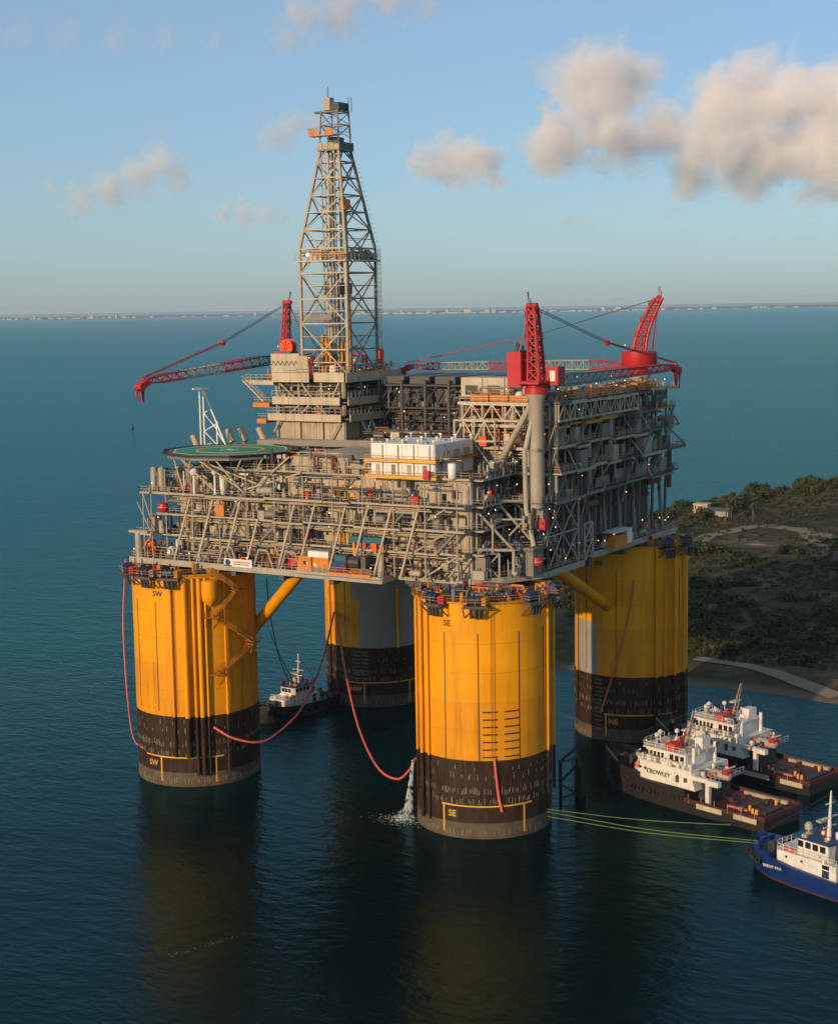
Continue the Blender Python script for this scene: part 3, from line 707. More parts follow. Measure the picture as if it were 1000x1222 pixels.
# safety net frame round the edge
outer = [(hc.x+(x-hc.x)*1.09, hc.y+(y-hc.y)*1.09) for x, y in hp]
mb = MB()
for i in range(10):
    a, b = hp[i], hp[(i+1)%10]; c_, d_ = outer[i], outer[(i+1)%10]
    mb.beam((*c_,HZ+.05), (*d_,HZ+.05), .12)
    for k in range(5):
        t_ = k/5; mb.beam((a[0]+(b[0]-a[0])*t_, a[1]+(b[1]-a[1])*t_, HZ-.3), (c_[0]+(d_[0]-c_[0])*t_, c_[1]+(d_[1]-c_[1])*t_, HZ+.05), .1)
    mb.add([(*a,HZ-.3),(*b,HZ-.3),(*d_,HZ+.02),(*c_,HZ+.02)], [(0,1,2,3)])
mb.build('safety_net', 'steel_dark', hd)
for i in range(10):                                        # rim and under-deck beams
    a, b = hp[i], hp[(i+1)%10]; MB().beam((*a,HZ-.8), (*b,HZ-.8), .25, .45).build('rim_beam', 'grey', hd)
for x in (-36, -30, -24, -18):
    hh = math.sqrt(max(1, 12.6**2-(x-HC[0])**2)); MB().beam((x,HC[1]+hh,HZ-1.0), (x,HC[1]-hh,HZ-1.0), .3, .8).build('under_beam', 'grey_light', hd)
for (a, b) in (((-38,-38,HZ-1),(-33,-41,61)), ((-28,-44.6,HZ-1),(-33,-41,61)), ((-31,-44,HZ-1),(-24,-41,60.9)), ((-22,-44,HZ-1),(-17,-41,60.9)), ((-15.5,-37,HZ-1),(-17.5,-41,60.9)), ((-14.5,-33,HZ-1),(-8,-40,61)),
               ((-26,-44.5,HZ-1),(-17,-40,61)), ((-36,-36,HZ-1),(-30,-37,61.0)), ((-30,-40,HZ-1),(-26,-37.5,61)), ((-18,-41,HZ-1),(-24,-38,61)), ((-27,-43,HZ-1.2),(-15,-40,HZ-5.8)), ((-38,-37,HZ-1.2),(-26,-42,HZ-5)),((-18,-40.6,62),(-4,-40.2,66)),((-17,-40.4,61.2),(-8,-38,69)),((-10,-40.4,61.2),(-15,-34,HZ-1))):
    bar(hd, a, b, .19, 'beige_light', 'support_strut')
for x in (-36, -30, -24, -18): bar(hd, (x,-36.4,61), (x,-36.4,HZ-1), .22, 'grey_light', 'support_post')
clutter(hd, Fr('x', -37.5, -1), -38, -8, 0, 3, 61.0, 66.5, 81, 1.6, ('beige','grey','grey_light','steel_dark','white'))
for i, (x, y) in enumerate(((-29, -42.5), (-24, -42))):
    tag(MB().ball((x,y,65.6), (.95,.65)[i], 14).lathe((x,y,61), [(.25,0),(.25,3.9)], 8).build('radome', 'white', smooth=True), ('larger white radome ball on a post under the helideck edge', 'smaller white radome ball on a post under the helideck edge')[i], 'radome', 'radomes under the helideck')
# fire monitors / tilted vents standing round the far side
for i, (px, py) in enumerate(((299, 487+0), (276, 527), (291, 522), (313, 520), (235, 531))):
    pass

# grey roof slab between helideck and drilling block
gz = 70.0
gr = thing('pipe_deck', 'pale grey flat deck behind the green helideck', 'deck', (-20, -14, 66))
MB().prism([(-30.5,-18.0),(-15.5,-14.4),(-12.5,-11.0),(-34,-11.0)], gz-.5, gz).build('deck_plate', 'grey_light', gr)
MB().beam((-30.5,-18.15,gz-.5),(-15.5,-14.55,gz-.5),.28,1.3).build('edge_beam', 'grey', gr)
MB().prism([(-15.3,-14.2),(8,-9),(12,2.5),(-12.3,2.5),(-12.3,-11)], gz-.55, gz-.05).build('dark_deck', 'grey_dark', gr)
MB().beam((-15.5,-14.55,gz-.5),(8,-9.2,gz-.5),.3,1.5).build('edge_beam', 'grey', gr)
for (x, y) in ((-28,-16.5),(-22,-15),(-16,-13.5),(-6,-11),(2,-9.5)): bar(gr, (x,y,66), (x,y,gz-.5), .25, 'grey', 'post')
clutter(gr, Fr('x', -6, -1), -10, 9, -6, 2, gz, gz+2.4, 88, 2.0, ('steel_dark','grey_dark','grey','rust'))

# ================================================================ DRILLING SUBSTRUCTURE
ds = thing('drilling_substructure', 'stepped beige drilling substructure with plated skirts carrying the derrick', 'substructure', (-25, 1, 66))
DX0, DX1, DY0, DY1 = -36.0, -12.5, -10.0, 12.0
D = Fr('x', DY0, -1); DE_ = Fr('y', DX1, 1)
MB().box(DX0+4, DX1-3, DY0+3, DY1-2, 66, 82.4).build('core_wall', 'grey_dark', ds)
for (z0, z1, xa, xb, oy) in ((82.5, 84.5, -30.5, -20.6, 2.0), (82.5, 84.6, -20.6, DX1, 0.4), (77.5, 79.2, -31.5, -13.5, .8), (73.9, 75.5, -32.5, -13.0, 1.2)):
    n_ = max(2, int((xb-xa)/4)); w_ = (xb-xa)/n_
    for i in range(n_):
        mb = MB(); D.box(mb, xa+i*w_+.04, xa+(i+1)*w_-.04, oy-.25, oy, z0, z1); mb.build('skirt_plate', 'beige_light', ds)
    mb = MB(); D.box(mb, xa, xb, -4, oy-.26, z1-1.2, z1-.9); mb.build('floor', 'grating', ds)
    MB().rail([tuple(D.p(xa,oy-.1,z1-.2)), tuple(D.p(xb,oy-.1,z1-.2))], 1.5, 1.5, .05).build('railing', 'beige_light', ds)
for (z0, z1, ya, yb, ox) in ((82.4, 84.5, DY0, 13, .4), (77.4, 79.1, DY0+.3, 11.5, .6), (73.9, 75.5, DY0, 11.5, 1.2)):
    n_ = 5; w_ = (yb-ya)/n_
    for i in range(n_):
        mb = MB(); DE_.box(mb, ya+i*w_+.04, ya+(i+1)*w_-.04, ox-.25, ox, z0, z1); mb.build('skirt_plate', 'beige', ds)  # east plates a tone darker than the south ones, shade put into the colour
    mb = MB(); DE_.box(mb, ya, yb, -4, ox-.26, z1-1.2, z1-.9); mb.build('floor', 'grating', ds)
    MB().rail([tuple(DE_.p(ya,ox-.1,z1-.2)), tuple(DE_.p(yb,ox-.1,z1-.2))], 1.5, 1.5, .05).build('railing', 'beige', ds)
MB().box(-36, DX1, DY0, 13, 82.9, 83.2).build('drill_floor', 'grating', ds)
for z, a, b in ((83.2, -38.5, -30.7), (78.2, -36.5, -32.0), (74.6, -35.5, -33)):   # west side balconies
    mb = MB(); D.box(mb, a, b, -3, 1.2, z-1.4, z-.4); mb.build('balcony', 'beige_light' if z > 80 else 'orange_dull', ds)
    MB().rail([tuple(D.p(a,-3,z-.4)), tuple(D.p(a,1.1,z-.4)), tuple(D.p(b,1.1,z-.4))], 1.2, 1.4).build('railing', 'beige_light', ds)
mb = MB(); stair(mb, D.p(-38.5,1.6,82.8), D.p(-33,1.6,78.2), 1.0); mb.build('stair_flight', 'beige_light', ds)
for (xa, za, xb, zb) in ((-30, 82.4, -24, 77.6), (-24, 82.4, -20, 77.6), (-14, 82.4, -16.5, 77.6), (-24.5, 77.4, -27, 75.5), (-20, 77.4, -17.5, 75.5), (-22, 77.4, -24, 75.5), (-30, 73.8, -32, 70.5), (-14, 73.8, -16.5, 70)):
    bar(ds, D.p(xa,.2,za), D.p(xb,.2,zb), .2, 'beige_light')
for x in (-31, -25, -19, -13.4):
    for za, zb in ((66, 73.9), (75.3, 77.5), (79, 82.5)): bar(ds, D.p(x,-.4,za), D.p(x,-.4,zb), .25, 'beige_light', 'post')
for y in (-9.5, -3, 4, 11):
    for za, zb in ((66, 73.9), (75.3, 77.5), (79, 82.5)): bar(ds, DE_.p(y,-.4,za), DE_.p(y,-.4,zb), .25, 'grey', 'post')  # same posts in grey on this side, coloured as shaded
for (ya, za, yb, zb) in ((-4, 73.8, -2, 71), (0, 73.8, -2, 71), (0, 73.8, 2, 71), (4, 73.8, 7, 71)): bar(ds, DE_.p(ya,.3,za), DE_.p(yb,.3,zb), .22, 'white')
panels(ds, D, -31, -14, 69.5, 73.8, 3.4, 'beige_wall', o=-1.0, seed=91, openings=False)
panels(ds, DE_, -9, 11, 68, 73.8, 4, 'beige_wall', o=-1.0, seed=92, openings=False)
for i, (za, zb) in enumerate(((79.1, 82.3), (75.4, 77.5))):
    clutter(ds, D, -31, -14, -2.6, -.3, za-.6, zb, 93+i, 2.6, ('beige','steel_dark','grey','beige_light','grey_dark'))
    clutter(ds, DE_, -9, 11, -2.6, -.3, za-.6, zb, 95+i, 2.4, ('grey','steel_dark','grey','beige','grey_dark'))
for x in (-26.5, -23.4, -18.2): MB().vessel(D.p(x-1,-.7,76), D.p(x+1,-.7,76), .8).build('mud_tank', 'blue', ds, smooth=True)
MB().vessel(DE_.p(5.0,.4,73.5), DE_.p(7,.4,73.5), .8).build('mud_tank', 'blue', ds, smooth=True)
# drill floor houses
MB().box(-33.5, -25.8, -8, -3, 84.4, 88.6).build('wind_wall', 'beige_light', ds)
mb = MB()
for k in range(6): mb.beam((-33.3+k*1.2,-8.06,86.0), (-32.7+k*1.2,-8.06,87.0), .12); mb.beam((-32.7+k*1.2,-8.06,87.0), (-32.1+k*1.2,-8.06,86.0), .12)
mb.build('wall_lattice', 'grey_dark', ds)
MB().box(-25.2, -22.4, -9.6, -6.5, 84.4, 88.2).build('driller_cabin', 'beige_wall', ds)
MB().box(-20.5, -17, -4, 0, 83.2, 88.2).build('drawworks_house', 'grey_dark', ds)
clutter(ds, Fr('x', -5, -1), -27, -13, -6, 4, 83.2, 88.5, 97, 2.0, ('red','beige','grey','steel_dark','yellow_dirty','beige_light'))
clutter(ds, Fr('y', -13.5, 1), -8, 12, -2, .8, 83.5, 86.5, 98, 2.0, ('red','beige','grey','steel_dark','yellow_dirty'))
clutter(ds, Fr('x', -5, -1), -36, -31, -6, 4, 82, 86.5, 99, 2.5, ('beige','grey','steel_dark','beige_light'))
# big orange drum and orange bottle
t = thing('cable_reel', 'orange cable reel standing on the beige wind wall below the derrick', 'reel', (-31, -4.5, 88.6))
mb = MB(); mb.tube((-31.0,-5.6,90.0), (-31.0,-5.3,90.0), 1.75, 24); mb.build('flange', 'orange', t, smooth=True)
mb = MB(); mb.tube((-31.0,-4.0,90.0), (-31.0,-3.7,90.0), 1.75, 24); mb.build('flange', 'orange', t, smooth=True)
MB().tube((-31.0,-5.3,90.0), (-31.0,-4.0,90.0), 1.1, 20).build('drum', 'rust', t, smooth=True)
MB().box(-32.3,-29.7,-5.9,-5.62,88.6,89.0).build('cradle', 'grey_dark', t); MB().box(-32.3,-29.7,-3.68,-3.4,88.6,89.0).build('cradle', 'grey_dark', t)
for k in range(8):
    a = 2*PI*k/8; MB().beam((-31+.3*math.cos(a),-5.68,90+.3*math.sin(a)), (-31+1.6*math.cos(a),-5.68,90+1.6*math.sin(a)), .14).build('spoke', 'red', t)
p = on(458, 428, 0, -12.6)
t = thing('orange_tank', 'upright orange bottle tank on the drill floor rail beside the derrick', 'tank', (p.x, p.y, 84.6))
MB().vessel((p.x-.9,p.y,85.6), (p.x-.9,p.y,89.0), .85, 16).build('shell', 'orange', t, smooth=True)
MB().tube((p.x-.9,p.y,89.3), (p.x-.9,p.y,91.6), .09, 6).build('vent_pipe', 'grey_light', t)
for k in range(3): MB().beam((p.x-.9+.7*math.cos(k*2.1),p.y+.7*math.sin(k*2.1),84.5), (p.x-.9+.7*math.cos(k*2.1),p.y+.7*math.sin(k*2.1),85.8), .16).build('leg', 'grey', t)

# ================================================================ DERRICK
dk = thing('derrick', 'tall tapering lattice steel drilling derrick with crown block platform', 'derrick', (-19, -2, 83.2))
DB = 6.0; DCX, DCY = -19.0, -1.8
ZK, ZTOP, DT = 111.5, 133.5, 2.25
def half(z): return DB if z <= ZK else DB+(DT-DB)*(z-ZK)/(ZTOP-ZK)
LV = [84.0, 89.5, 95.2, 100.6, 106.2, ZK, 115.6, 119.4, 123.0, 126.8, 130.2, ZTOP]
CN = ((-1,-1),(1,-1),(1,1),(-1,1))
def dpt(i, z): h = half(z); return Vector((DCX+CN[i][0]*h, DCY+CN[i][1]*h, z))
for i in range(4):
    for a, b in zip(LV[:-1], LV[1:]):
        MB().beam(dpt(i,a), dpt(i,b), .52, .52).build('leg', 'beige' if i in (0,1) else 'grey', dk)  # sun and shade in the colour: south legs beige, north legs grey
for k, (a, b) in enumerate(zip(LV[:-1], LV[1:])):
    for i in range(4):
        j = (i+1) % 4; mt_ = 'beige_light' if i == 0 else 'grey'  # south lattice in the lit tone, other sides in the shaded one
        MB().beam(dpt(i,b), dpt(j,b), .34, .3).build('girt', mt_, dk)
        mid = (dpt(i,a)+dpt(j,a))/2; midb = (dpt(i,b)+dpt(j,b))/2
        if k == 0 and i in (0, 1):
            MB().beam(dpt(i,a), midb, .24).build('diagonal', mt_, dk); MB().beam(dpt(j,a), midb, .24).build('diagonal', mt_, dk)
        elif k % 2 == 0:
            MB().beam(dpt(i,a), midb, .24).build('diagonal', mt_, dk); MB().beam(dpt(j,a), midb, .24).build('diagonal', mt_, dk)
        else:
            MB().beam(mid, dpt(i,b), .24).build('diagonal', mt_, dk); MB().beam(mid, dpt(j,b), .24).build('diagonal', mt_, dk)
        zm = (a+b)/2; MB().beam(dpt(i,zm), dpt(j,zm), .13).build('secondary_girt', mt_, dk) if k < 6 else None
# inner stand of pipes, guide rails, yellow racking arm
for k in range(7):
    x = DCX-1.6+k*.55; y = DCY-3.2+(k % 3)*.5
    MB().tube((x,y,84), (x,y,131+k*.3), .16 if k != 3 else .26, 8).build('guide_pipe', 'beige_light' if k % 2 else 'grey_light', dk)
for s in (-1, 1): MB().beam((DCX+s*1.2,DCY,84), (DCX+s*.9,DCY,133), .4).build('guide_rail', 'grey', dk)
MB().beam((DCX-.4,DCY+.4,84), (DCX-.4,DCY+.4,106), .55).build('standpipe', 'red', dk)
ya = thing_y = MB().beam((DCX+5.2,DCY-3.6,84), (DCX+3.6,DCY-2.6,121.5), .75, .75).build('racking_column', 'yellow_dirty', dk)
mb = MB()
for k in range(30): z = 86+k*1.2; mb.beam((DCX+5.5-k*.05,DCY-4.1+k*.03,z), (DCX+5.5-k*.05,DCY-4.1+k*.03,z+.6), .3)
mb.build('rack_teeth', 'orange_dull', ya)
MB().box(DCX+3.0,DCX+4.6,DCY-3.4,DCY-1.6,119.8,122.0).build('racking_head', 'orange_dull', dk); MB().beam((DCX+3.4,DCY-3.2,121.4),(DCX+1.2,DCY-3.6,121.0),.3).build('racking_jaw', 'orange_dull', dk)
[MB().box(DCX-1.9+k*1.0,DCX-1.4+k*1.0,DCY-4.6,DCY-3.9,84.5,92.8-k*.8).build('roughneck_frame', 'yellow_dirty', dk) for k in range(3)]; [MB().box(DCX-1.9,DCX+.6,DCY-4.5,DCY-4.0,86+k*2.2,86.5+k*2.2).build('roughneck_arm', 'orange_dull', dk) for k in range(3)]
[MB().box(DCX+3.4+k*1.1,DCX+3.8+k*1.1,DCY-4.8,DCY-4.2,84.5,91).build('racking_frame', 'yellow_dirty', dk) for k in range(3)]
MB().box(DCX-2,DCX+2.2,DCY-3,DCY+2.2,101.5,104).build('travelling_block', 'grey_dark', dk)
# monkey board
zb = 108.6
mb = MB(); mb.box(DCX-DB-.6,DCX+DB+.6,DCY-DB-1.0,DCY-DB+1.4,zb,zb+.35); mb.box(DCX+DB-1.4,DCX+DB+1.0,DCY-DB+1.41,DCY+DB+.6,zb,zb+.35); mb.build('monkey_board', 'beige_light', dk)
MB().rail([(DCX-DB-.6,DCY-DB-1,zb+.3),(DCX+DB+1,DCY-DB-1,zb+.3),(DCX+DB+1,DCY+DB+.6,zb+.3)], 1.4, 1.4).build('railing', 'grey_light', dk)
MB().box(DCX-3.0,DCX+.2,DCY-DB-.8,DCY-DB+1,zb+.4,zb+2.5).build('racking_cabin', 'beige_light', dk)
lamps(dk, [(DCX-3.3,DCY-DB-1,zb+1.6)], .5)
clutter(dk, Fr('x', DCY-DB, -1), DCX-5, DCX+6, -1.2, .8, zb+.36, zb+2.4, 101, 3, ('beige','grey','yellow_dirty','grey_light'), big=False, lamp=False)
clutter(dk, Fr('y', DCX+DB, 1), DCY-5, DCY+5, -1.2, .8, zb+.36, zb+2.6, 102, 3, ('beige','grey','steel_dark','grey_light'), big=False, lamp=False)
MB().box(DCX-5.5,DCX+2,DCY-DB-.1,DCY-DB+.3,95.9,97.2).build('access_board', 'grey', dk)
# crown: plated box, yellow balcony, upper lattice
mb = MB(); mb.box(DCX-2.9,DCX+2.9,DCY-2.9,DCY+2.9,132.6,132.9); mb.build('crown_floor', 'grey', dk)
[MB().box(DCX-2.85+k*1.45,DCX-1.5+k*1.45,DCY-2.95,DCY-2.85,132.9,134.3-.3*(k%2)).build('crown_skirt', 'beige', dk) for k in range(4)]
[MB().box(DCX+2.85,DCX+2.95,DCY-2.8+k*1.9,DCY-1.0+k*1.9,132.9,134.4).build('crown_skirt', 'grey_dark', dk) for k in range(3)]  # east skirt coloured dark as the shaded side of the crown
MB().box(DCX-1.2,DCX+1.4,DCY-1.4,DCY+1.4,132.9,135.6).build('crown_block', 'grey_dark', dk)
[bar(dk, (DCX+x,DCY+y,132.9), (DCX+x,DCY+y,135.7), .14, 'grey', 'crown_post') for x, y in ((-2.4,-2.4),(0,-2.6),(2.4,-2.4),(2.4,2.4),(-2.4,2.4))]
mb = MB(); mb.box(DCX-4.2,DCX+2.2,DCY-4.2,DCY-2.2,135.7,136.0); mb.build('crown_balcony', 'orange_dull', dk)
[MB().box(a_,b_,DCY-4.3,DCY-4.22,136.05,137.2).build('balcony_panel', 'orange_dull', dk) for a_, b_ in ((DCX-4.25,DCX-3.1),(DCX-2.9,DCX-1.9),(DCX+.4,DCX+2.2))]
MB().rail([(DCX-4.2,DCY-2.2,136),(DCX-4.2,DCY-4.2,136),(DCX+2.2,DCY-4.2,136),(DCX+2.2,DCY+2.6,136)], 1.4, 1.0).build('railing', 'grey', dk)
for (x, y) in ((-2.4,-2.4),(2.4,-2.4),(2.4,2.4),(-2.4,2.4)):
    MB().beam((DCX+x,DCY+y,135.6), (DCX+x*.9,DCY+y*.9,141.4), .28).build('crown_post', 'grey', dk)
mb = MB()
for z in (138.2, 141.0):
    for i in range(4):
        a = ((-2.3,-2.3),(2.3,-2.3),(2.3,2.3),(-2.3,2.3))[i]; b = ((-2.3,-2.3),(2.3,-2.3),(2.3,2.3),(-2.3,2.3))[(i+1)%4]
        mb.beam((DCX+a[0],DCY+a[1],z), (DCX+b[0],DCY+b[1],z), .25); mb.beam((DCX+a[0],DCY+a[1],z-2.6), (DCX+b[0],DCY+b[1],z), .16)
mb.build('crown_lattice', 'grey', dk)
MB().box(DCX-4.6,DCX+2.8,DCY-1.2,DCY-.4,140.9,141.3).build('crown_beam', 'grey_dark', dk)
MB().box(DCX-.4,DCX+2.4,DCY-2,DCY+2,141.3,142.9).build('crown_hut', 'steel_dark', dk)
MB().box(DCX-1.5,DCX+.2,DCY-2.2,DCY-.4,141.3,144.0).build('crown_hut', 'beige', dk)
for (x, y, h) in ((-.6,-1.6,146.4),(2.6,1.6,144.2),(3.0,2.2,144.2)): MB().tube((DCX+x,DCY+y,141), (DCX+x,DCY+y,h), .09, 6).build('antenna', 'grey_dark', dk)
mb = MB()
for z in range(86, 130): 
    a = dpt(2, z); mb.beam(a+Vector((.6,.2,0)), a+Vector((1.2,.2,0)), .07)
mb.beam(dpt(2,86)+Vector((.6,.2,0)), dpt(2,ZK)+Vector((.6,.2,0)), .09); mb.beam(dpt(2,86)+Vector((1.2,.2,0)), dpt(2,ZK)+Vector((1.2,.2,0)), .09)
mb.build('ladder', 'grey_dark', dk)

# ================================================================ DARK PIPE RACK (middle)
pk = thing('pipe_rack', 'dark steel pipe rack with rows of upright pipes between derrick and process block', 'rack', (0, 14, 66))
for z in (71.5, 76.5, 81.5):
    MB().box(-12, 22, 3, 24, z-.4, z).build('floor', 'steel_dark', pk)
for x in (-12, -6, 0, 6, 12, 18, 22):
    for y in (3, 24): bar(pk, (x,y,66), (x,y,82.5), .35, 'grey_dark', 'post')
for i, x in enumerate((-12, -6, 0, 6, 12, 18)):
    for (za, zb) in ((71.5, 76.1), (76.5, 81.1), (66, 71.1)):
        bar(pk, (x,2.8,za), (x+6,2.8,zb) if i % 2 else (x+3,2.8,zb), .18, 'steel_dark')
for k in range(5):
    MB().box(-11+k*6.5, -6+k*6.5, 4, 22, 81.6, 83.2).build('rack_bin', 'grey_dark', pk)
for i, (za, zb) in enumerate(((66, 71), (71.5, 76), (76.5, 81))):
    clutter(pk, Fr('x', 4, -1), -12, 22, -4, 1, za, zb, 110+i, 2.2, ('steel_dark','grey_dark','steel_dark','grey','rust'), big=False)
MB().box(-10, 21, 6, 23, 66, 81).build('core_wall', 'steel_dark', pk)

# ================================================================ PROCESS MODULE (east)
pm = thing('process_module', 'tall grey process module with stacked decks, railings and beige top truss', 'module', (32, 10, 60.5))
PX0, PX1, PY0, PY1 = 22.0, 42.0, -21.0, 42.0
PS = Fr('x', PY0, -1); PE = Fr('y', PX1, 1)
PF = [60.6, 66.0, 70.8, 75.2, 79.6]
MB().box(PX0+1, PX1-4.5, PY0+3.5, PY1-2, 46.81, 79).build('core_wall', 'grey_dark', pm)
for i, z in enumerate(PF):
    MB().box(PX0, PX1, PY0, PY1, z-.45, z).build('floor', 'grating', pm)
    mt_ = ('grey','beige','beige','yellow_dirty','beige_light')[i]
    y = PY0; q_ = random.Random(600+i); yend = PY1+(1.0, 4.5, 3.2, 2.2, 2.0)[i]
    while y < yend-2:
        y2 = min(yend, y+q_.uniform(5, 15)); ext = max(.3, (1.2, 1.9, 1.4, .7, 1.0)[i]+q_.uniform(-.8, 1.0))
        walkway(pm, PE, y, y2-.1, .02, ext, z+q_.choice((0,0,.25,-.3)), mat=q_.choice((mt_, mt_, 'grey_dark')), th=q_.uniform(.4,.9))
        if i < 4 and q_.random() < .75:
            h_ = q_.uniform(1.6, 3.6); mb = MB(); a_ = q_.uniform(y, y2-2); PE.box(mb, a_, min(y2, a_+q_.uniform(1.5, 5)), -.2, ext-.4, z+.05, z+h_); mb.build('equipment_house', q_.choice(('grey','grey_dark','grey_light','rust')), pm)
        if i < 4 and q_.random() < .5: mb = MB(); stair(mb, PE.p(y+.5,ext-.5,z), PE.p(y+5.2,ext-.5,z+4.6), .8); mb.build('stair_flight', 'grey', pm)
        if i < 4 and q_.random() < .8: bar(pm, PE.p(y,ext,z), PE.p(y+q_.uniform(-3,3),.1,z+q_.choice((4.4,-4.4))), .16, q_.choice(('grey','grey_light')))
        if q_.random() < .5 and i < 4: bar(pm, PE.p(y+1,.5,z-4), PE.p(y+1,.5,z+5), q_.uniform(.25,.6), q_.choice(('grey','grey_light','rust')), 'riser', 10)
        y = y2
    walkway(pm, PS, PX0, PX1-.2, .02, .9 if i else 1.6, z, mat='beige_light', th=.7)
for i in range(4):
    h0, h1 = PF[i], PF[i+1]-.5
    clutter(pm, PE, PY0+1, PY1-1, -3.8, -.3, h0, h1, 120+i, 1.9, ('grey','grey_dark','steel_dark','grey_light','rust') if i < 3 else ('beige','grey','red','steel_dark','yellow_dirty'), lamp=(i in (0, 3)))  # east clutter mostly in greys that put the face's shade into the colour
    clutter(pm, PS, PX0+1, PX1-1, -2.8, -.2, h0, h1, 130+i, 2.0, ('beige','grey','steel_dark','rust','orange_dull','beige_light'))
    for y in range(-20, 43, 6):
        bar(pm, PE.p(y,-.25,h0), PE.p(y,-.25,h1), .25, 'grey_light' if y < -10 else 'grey', 'post')  # posts coloured lighter at the lit south end, darker along the shaded rest
    for x in (22.4, 27, 32, 37, 41.6): bar(pm, PS.p(x,-.25,h0), PS.p(x,-.25,h1), .25, 'beige_light', 'post')
# plated bands on the east face, greyed to carry its shade
rr = random.Random(5)
for (z0, z1, ya, yb, o) in ((60.7, 63.6, -18, 40, -.1), (66.1, 68.4, -2, 40, -.05), (70.9, 72.8, -16, 38, -.3)):
    n_ = int((yb-ya)/3.6); w_ = (yb-ya)/n_
    for i in range(n_):
        if rr.random() < .18: continue
        mb = MB(); PE.box(mb, ya+i*w_+.06, ya+(i+1)*w_-.06, o, o+.12+rr.uniform(0,.06), z0, z1-rr.choice((0,0,.3,.8))); mb.build('wall_panel', rr.choice(('grey','grey','grey_light','grey_dark')), pm)
panels(pm, PS, 24, 33, PF[1]+.1, PF[2]-.6, 3, 'grey_light', o=-1.2, seed=140)
panels(pm, PS, 23, 40, PF[0]+.1, PF[1]-.6, 3.4, 'grey', o=-1.6, seed=141)
# top truss
def truss(parent, P, Q, h, n_, r, mat, warren=True):
    P = Vector(P); Q = Vector(Q); up_ = Vector((0,0,h))
    MB().beam(P, Q, r*2.2, r*2.6).build('bottom_chord', mat, parent); MB().beam(P+up_, Q+up_, r*2.2, r*2.6).build('top_chord', mat, parent)
    for k in range(n_):
        a = P.lerp(Q, k/n_); b = P.lerp(Q, (k+1)/n_)
        if k % 2: MB().beam(a+up_, b, r*1.5).build('diagonal', mat, parent)
        else: MB().beam(a, b+up_, r*1.5).build('diagonal', mat, parent)
        MB().beam(a, a+up_, r*1.3).build('upright', mat, parent)
    MB().beam(Q, Q+up_, r*1.3).build('upright', mat, parent)
truss(pm, PE.p(-20,1.25,76.0), PE.p(20,1.25,76.0), 3.2, 16, .16, 'beige_light')
truss(pm, PS.p(23,1.2,76.0), PS.p(39,1.2,76.0), 3.2, 7, .16, 'beige_light')
# stair tower frame on the south face of the module
truss(pm, (21.8,-23.4,72.0), (31.0,-23.4,72.0), 4.0, 4, .15, 'beige_light')
for x in (22, 26, 31): bar(pm, (x,-23.4,60.6), (x,-23.4,76), .2, 'grey_light', 'post')
for (za, zb) in ((60.6, 66), (66, 72)): bar(pm, (22,-23.4,za), (26,-23.4,zb), .16, 'grey_light'); bar(pm, (31,-23.4,za), (26,-23.4,zb), .16, 'grey_light')
# raking legs below the module
for y in range(-16, 42, 8):
    bar(pm, (41.0,y,46.8), (38.5,y+3.5,60.2), .42, 'grey', 'raking_leg', 10); bar(pm, (38.5,y+7.5,46.8), (40.5,y+3.5,60.2), .36, 'grey', 'raking_leg', 10)
for y in range(-18, 42, 10): MB().box(36.6,38.2,y-.8,y+.8,46.8,60.2).build('leg_column', 'grey', pm)
clutter(pm, Fr('y', 36, 1), -18, 41, -3, 5, 55.5, 60, 150, 1.3, ('grey','steel_dark','rust','rust'), big=False)
for y, z in ((-14, 58.8), (-1, 57.5), (34, 58.8)): MB().vessel((41.2,y-3,z), (41.2,y+3,z), .8).build('vessel', 'rust', pm, smooth=True)
# outriggers at the north end
for (z, o, y1) in ((66.0, 2.6, 46.5), (70.8, 1.6, 45.0), (60.6, 1.2, 43.0), (75.2, .6, 44.2)):
    bar(pm, PE.p(y1-.5,o-.3,z), PE.p(41.8,-.5,z+4.4 if z < 75 else z-4), .18, 'grey')
    mb = MB(); PE.box(mb, 42, y1, -10, -.02, z-.3, z); mb.build('floor', 'grating', pm)
# roof load
clutter(pm, Fr('y', 40, 1), -16, 40, -4, 1.6, 79.6, 81.8, 160, 2.0, ('orange_dull','yellow_dirty','red','grey','steel_dark'))
for i in range(7): MB().box(40.2,42.4,-10+i*6.3,-4.6+i*6.3,79.7,80.9+.2*(i%3)).build('pipe_basket', 'orange_dull' if i % 3 else 'yellow_dirty', pm)
for i in range(3): MB().box(24+i*4.4,28+i*4.4,-20.5,-18,79.7,80.9).build('pipe_basket', 'orange_dull', pm)
clutter(pm, Fr('x', -18, -1), 23, 40, -4, 2, 79.6, 82.5, 161, 2.0, ('yellow_dirty','beige','grey','steel_dark'))
lamps(pm, [(rr.uniform(24, 42), rr.uniform(-18, 40), rr.uniform(80.5, 82.5)) for i in range(30)], .17)
t = thing('container_row', 'row of pale beige cabins on the process module roof behind the pedestal crane', 'cabin', (20, -2, 79.6))
for i in range(3):
    MB().box(14+i*5.2, 19+i*5.2, -6, 0, 79.6, 83.6).build('cabin_body', 'beige_light', t); MB().box(15+i*5.2, 18+i*5.2, -6.05, -6.003, 80, 82).build('door', 'steel_dark', t)
MB().box(13, 31, -7.5, 2, 79.2, 79.6).build('floor', 'grating', t)
for x in (14, 20): bar(t, (x,-6.5,66), (x,-6.5,79.2), .3, 'grey_dark', 'post')
# blue air intake on the south face
MB().tube((38.6,-21.5,63.0), (38.6,-22.9,63.0), 1.3, 18).build('intake_drum', 'blue', pm, smooth=True)

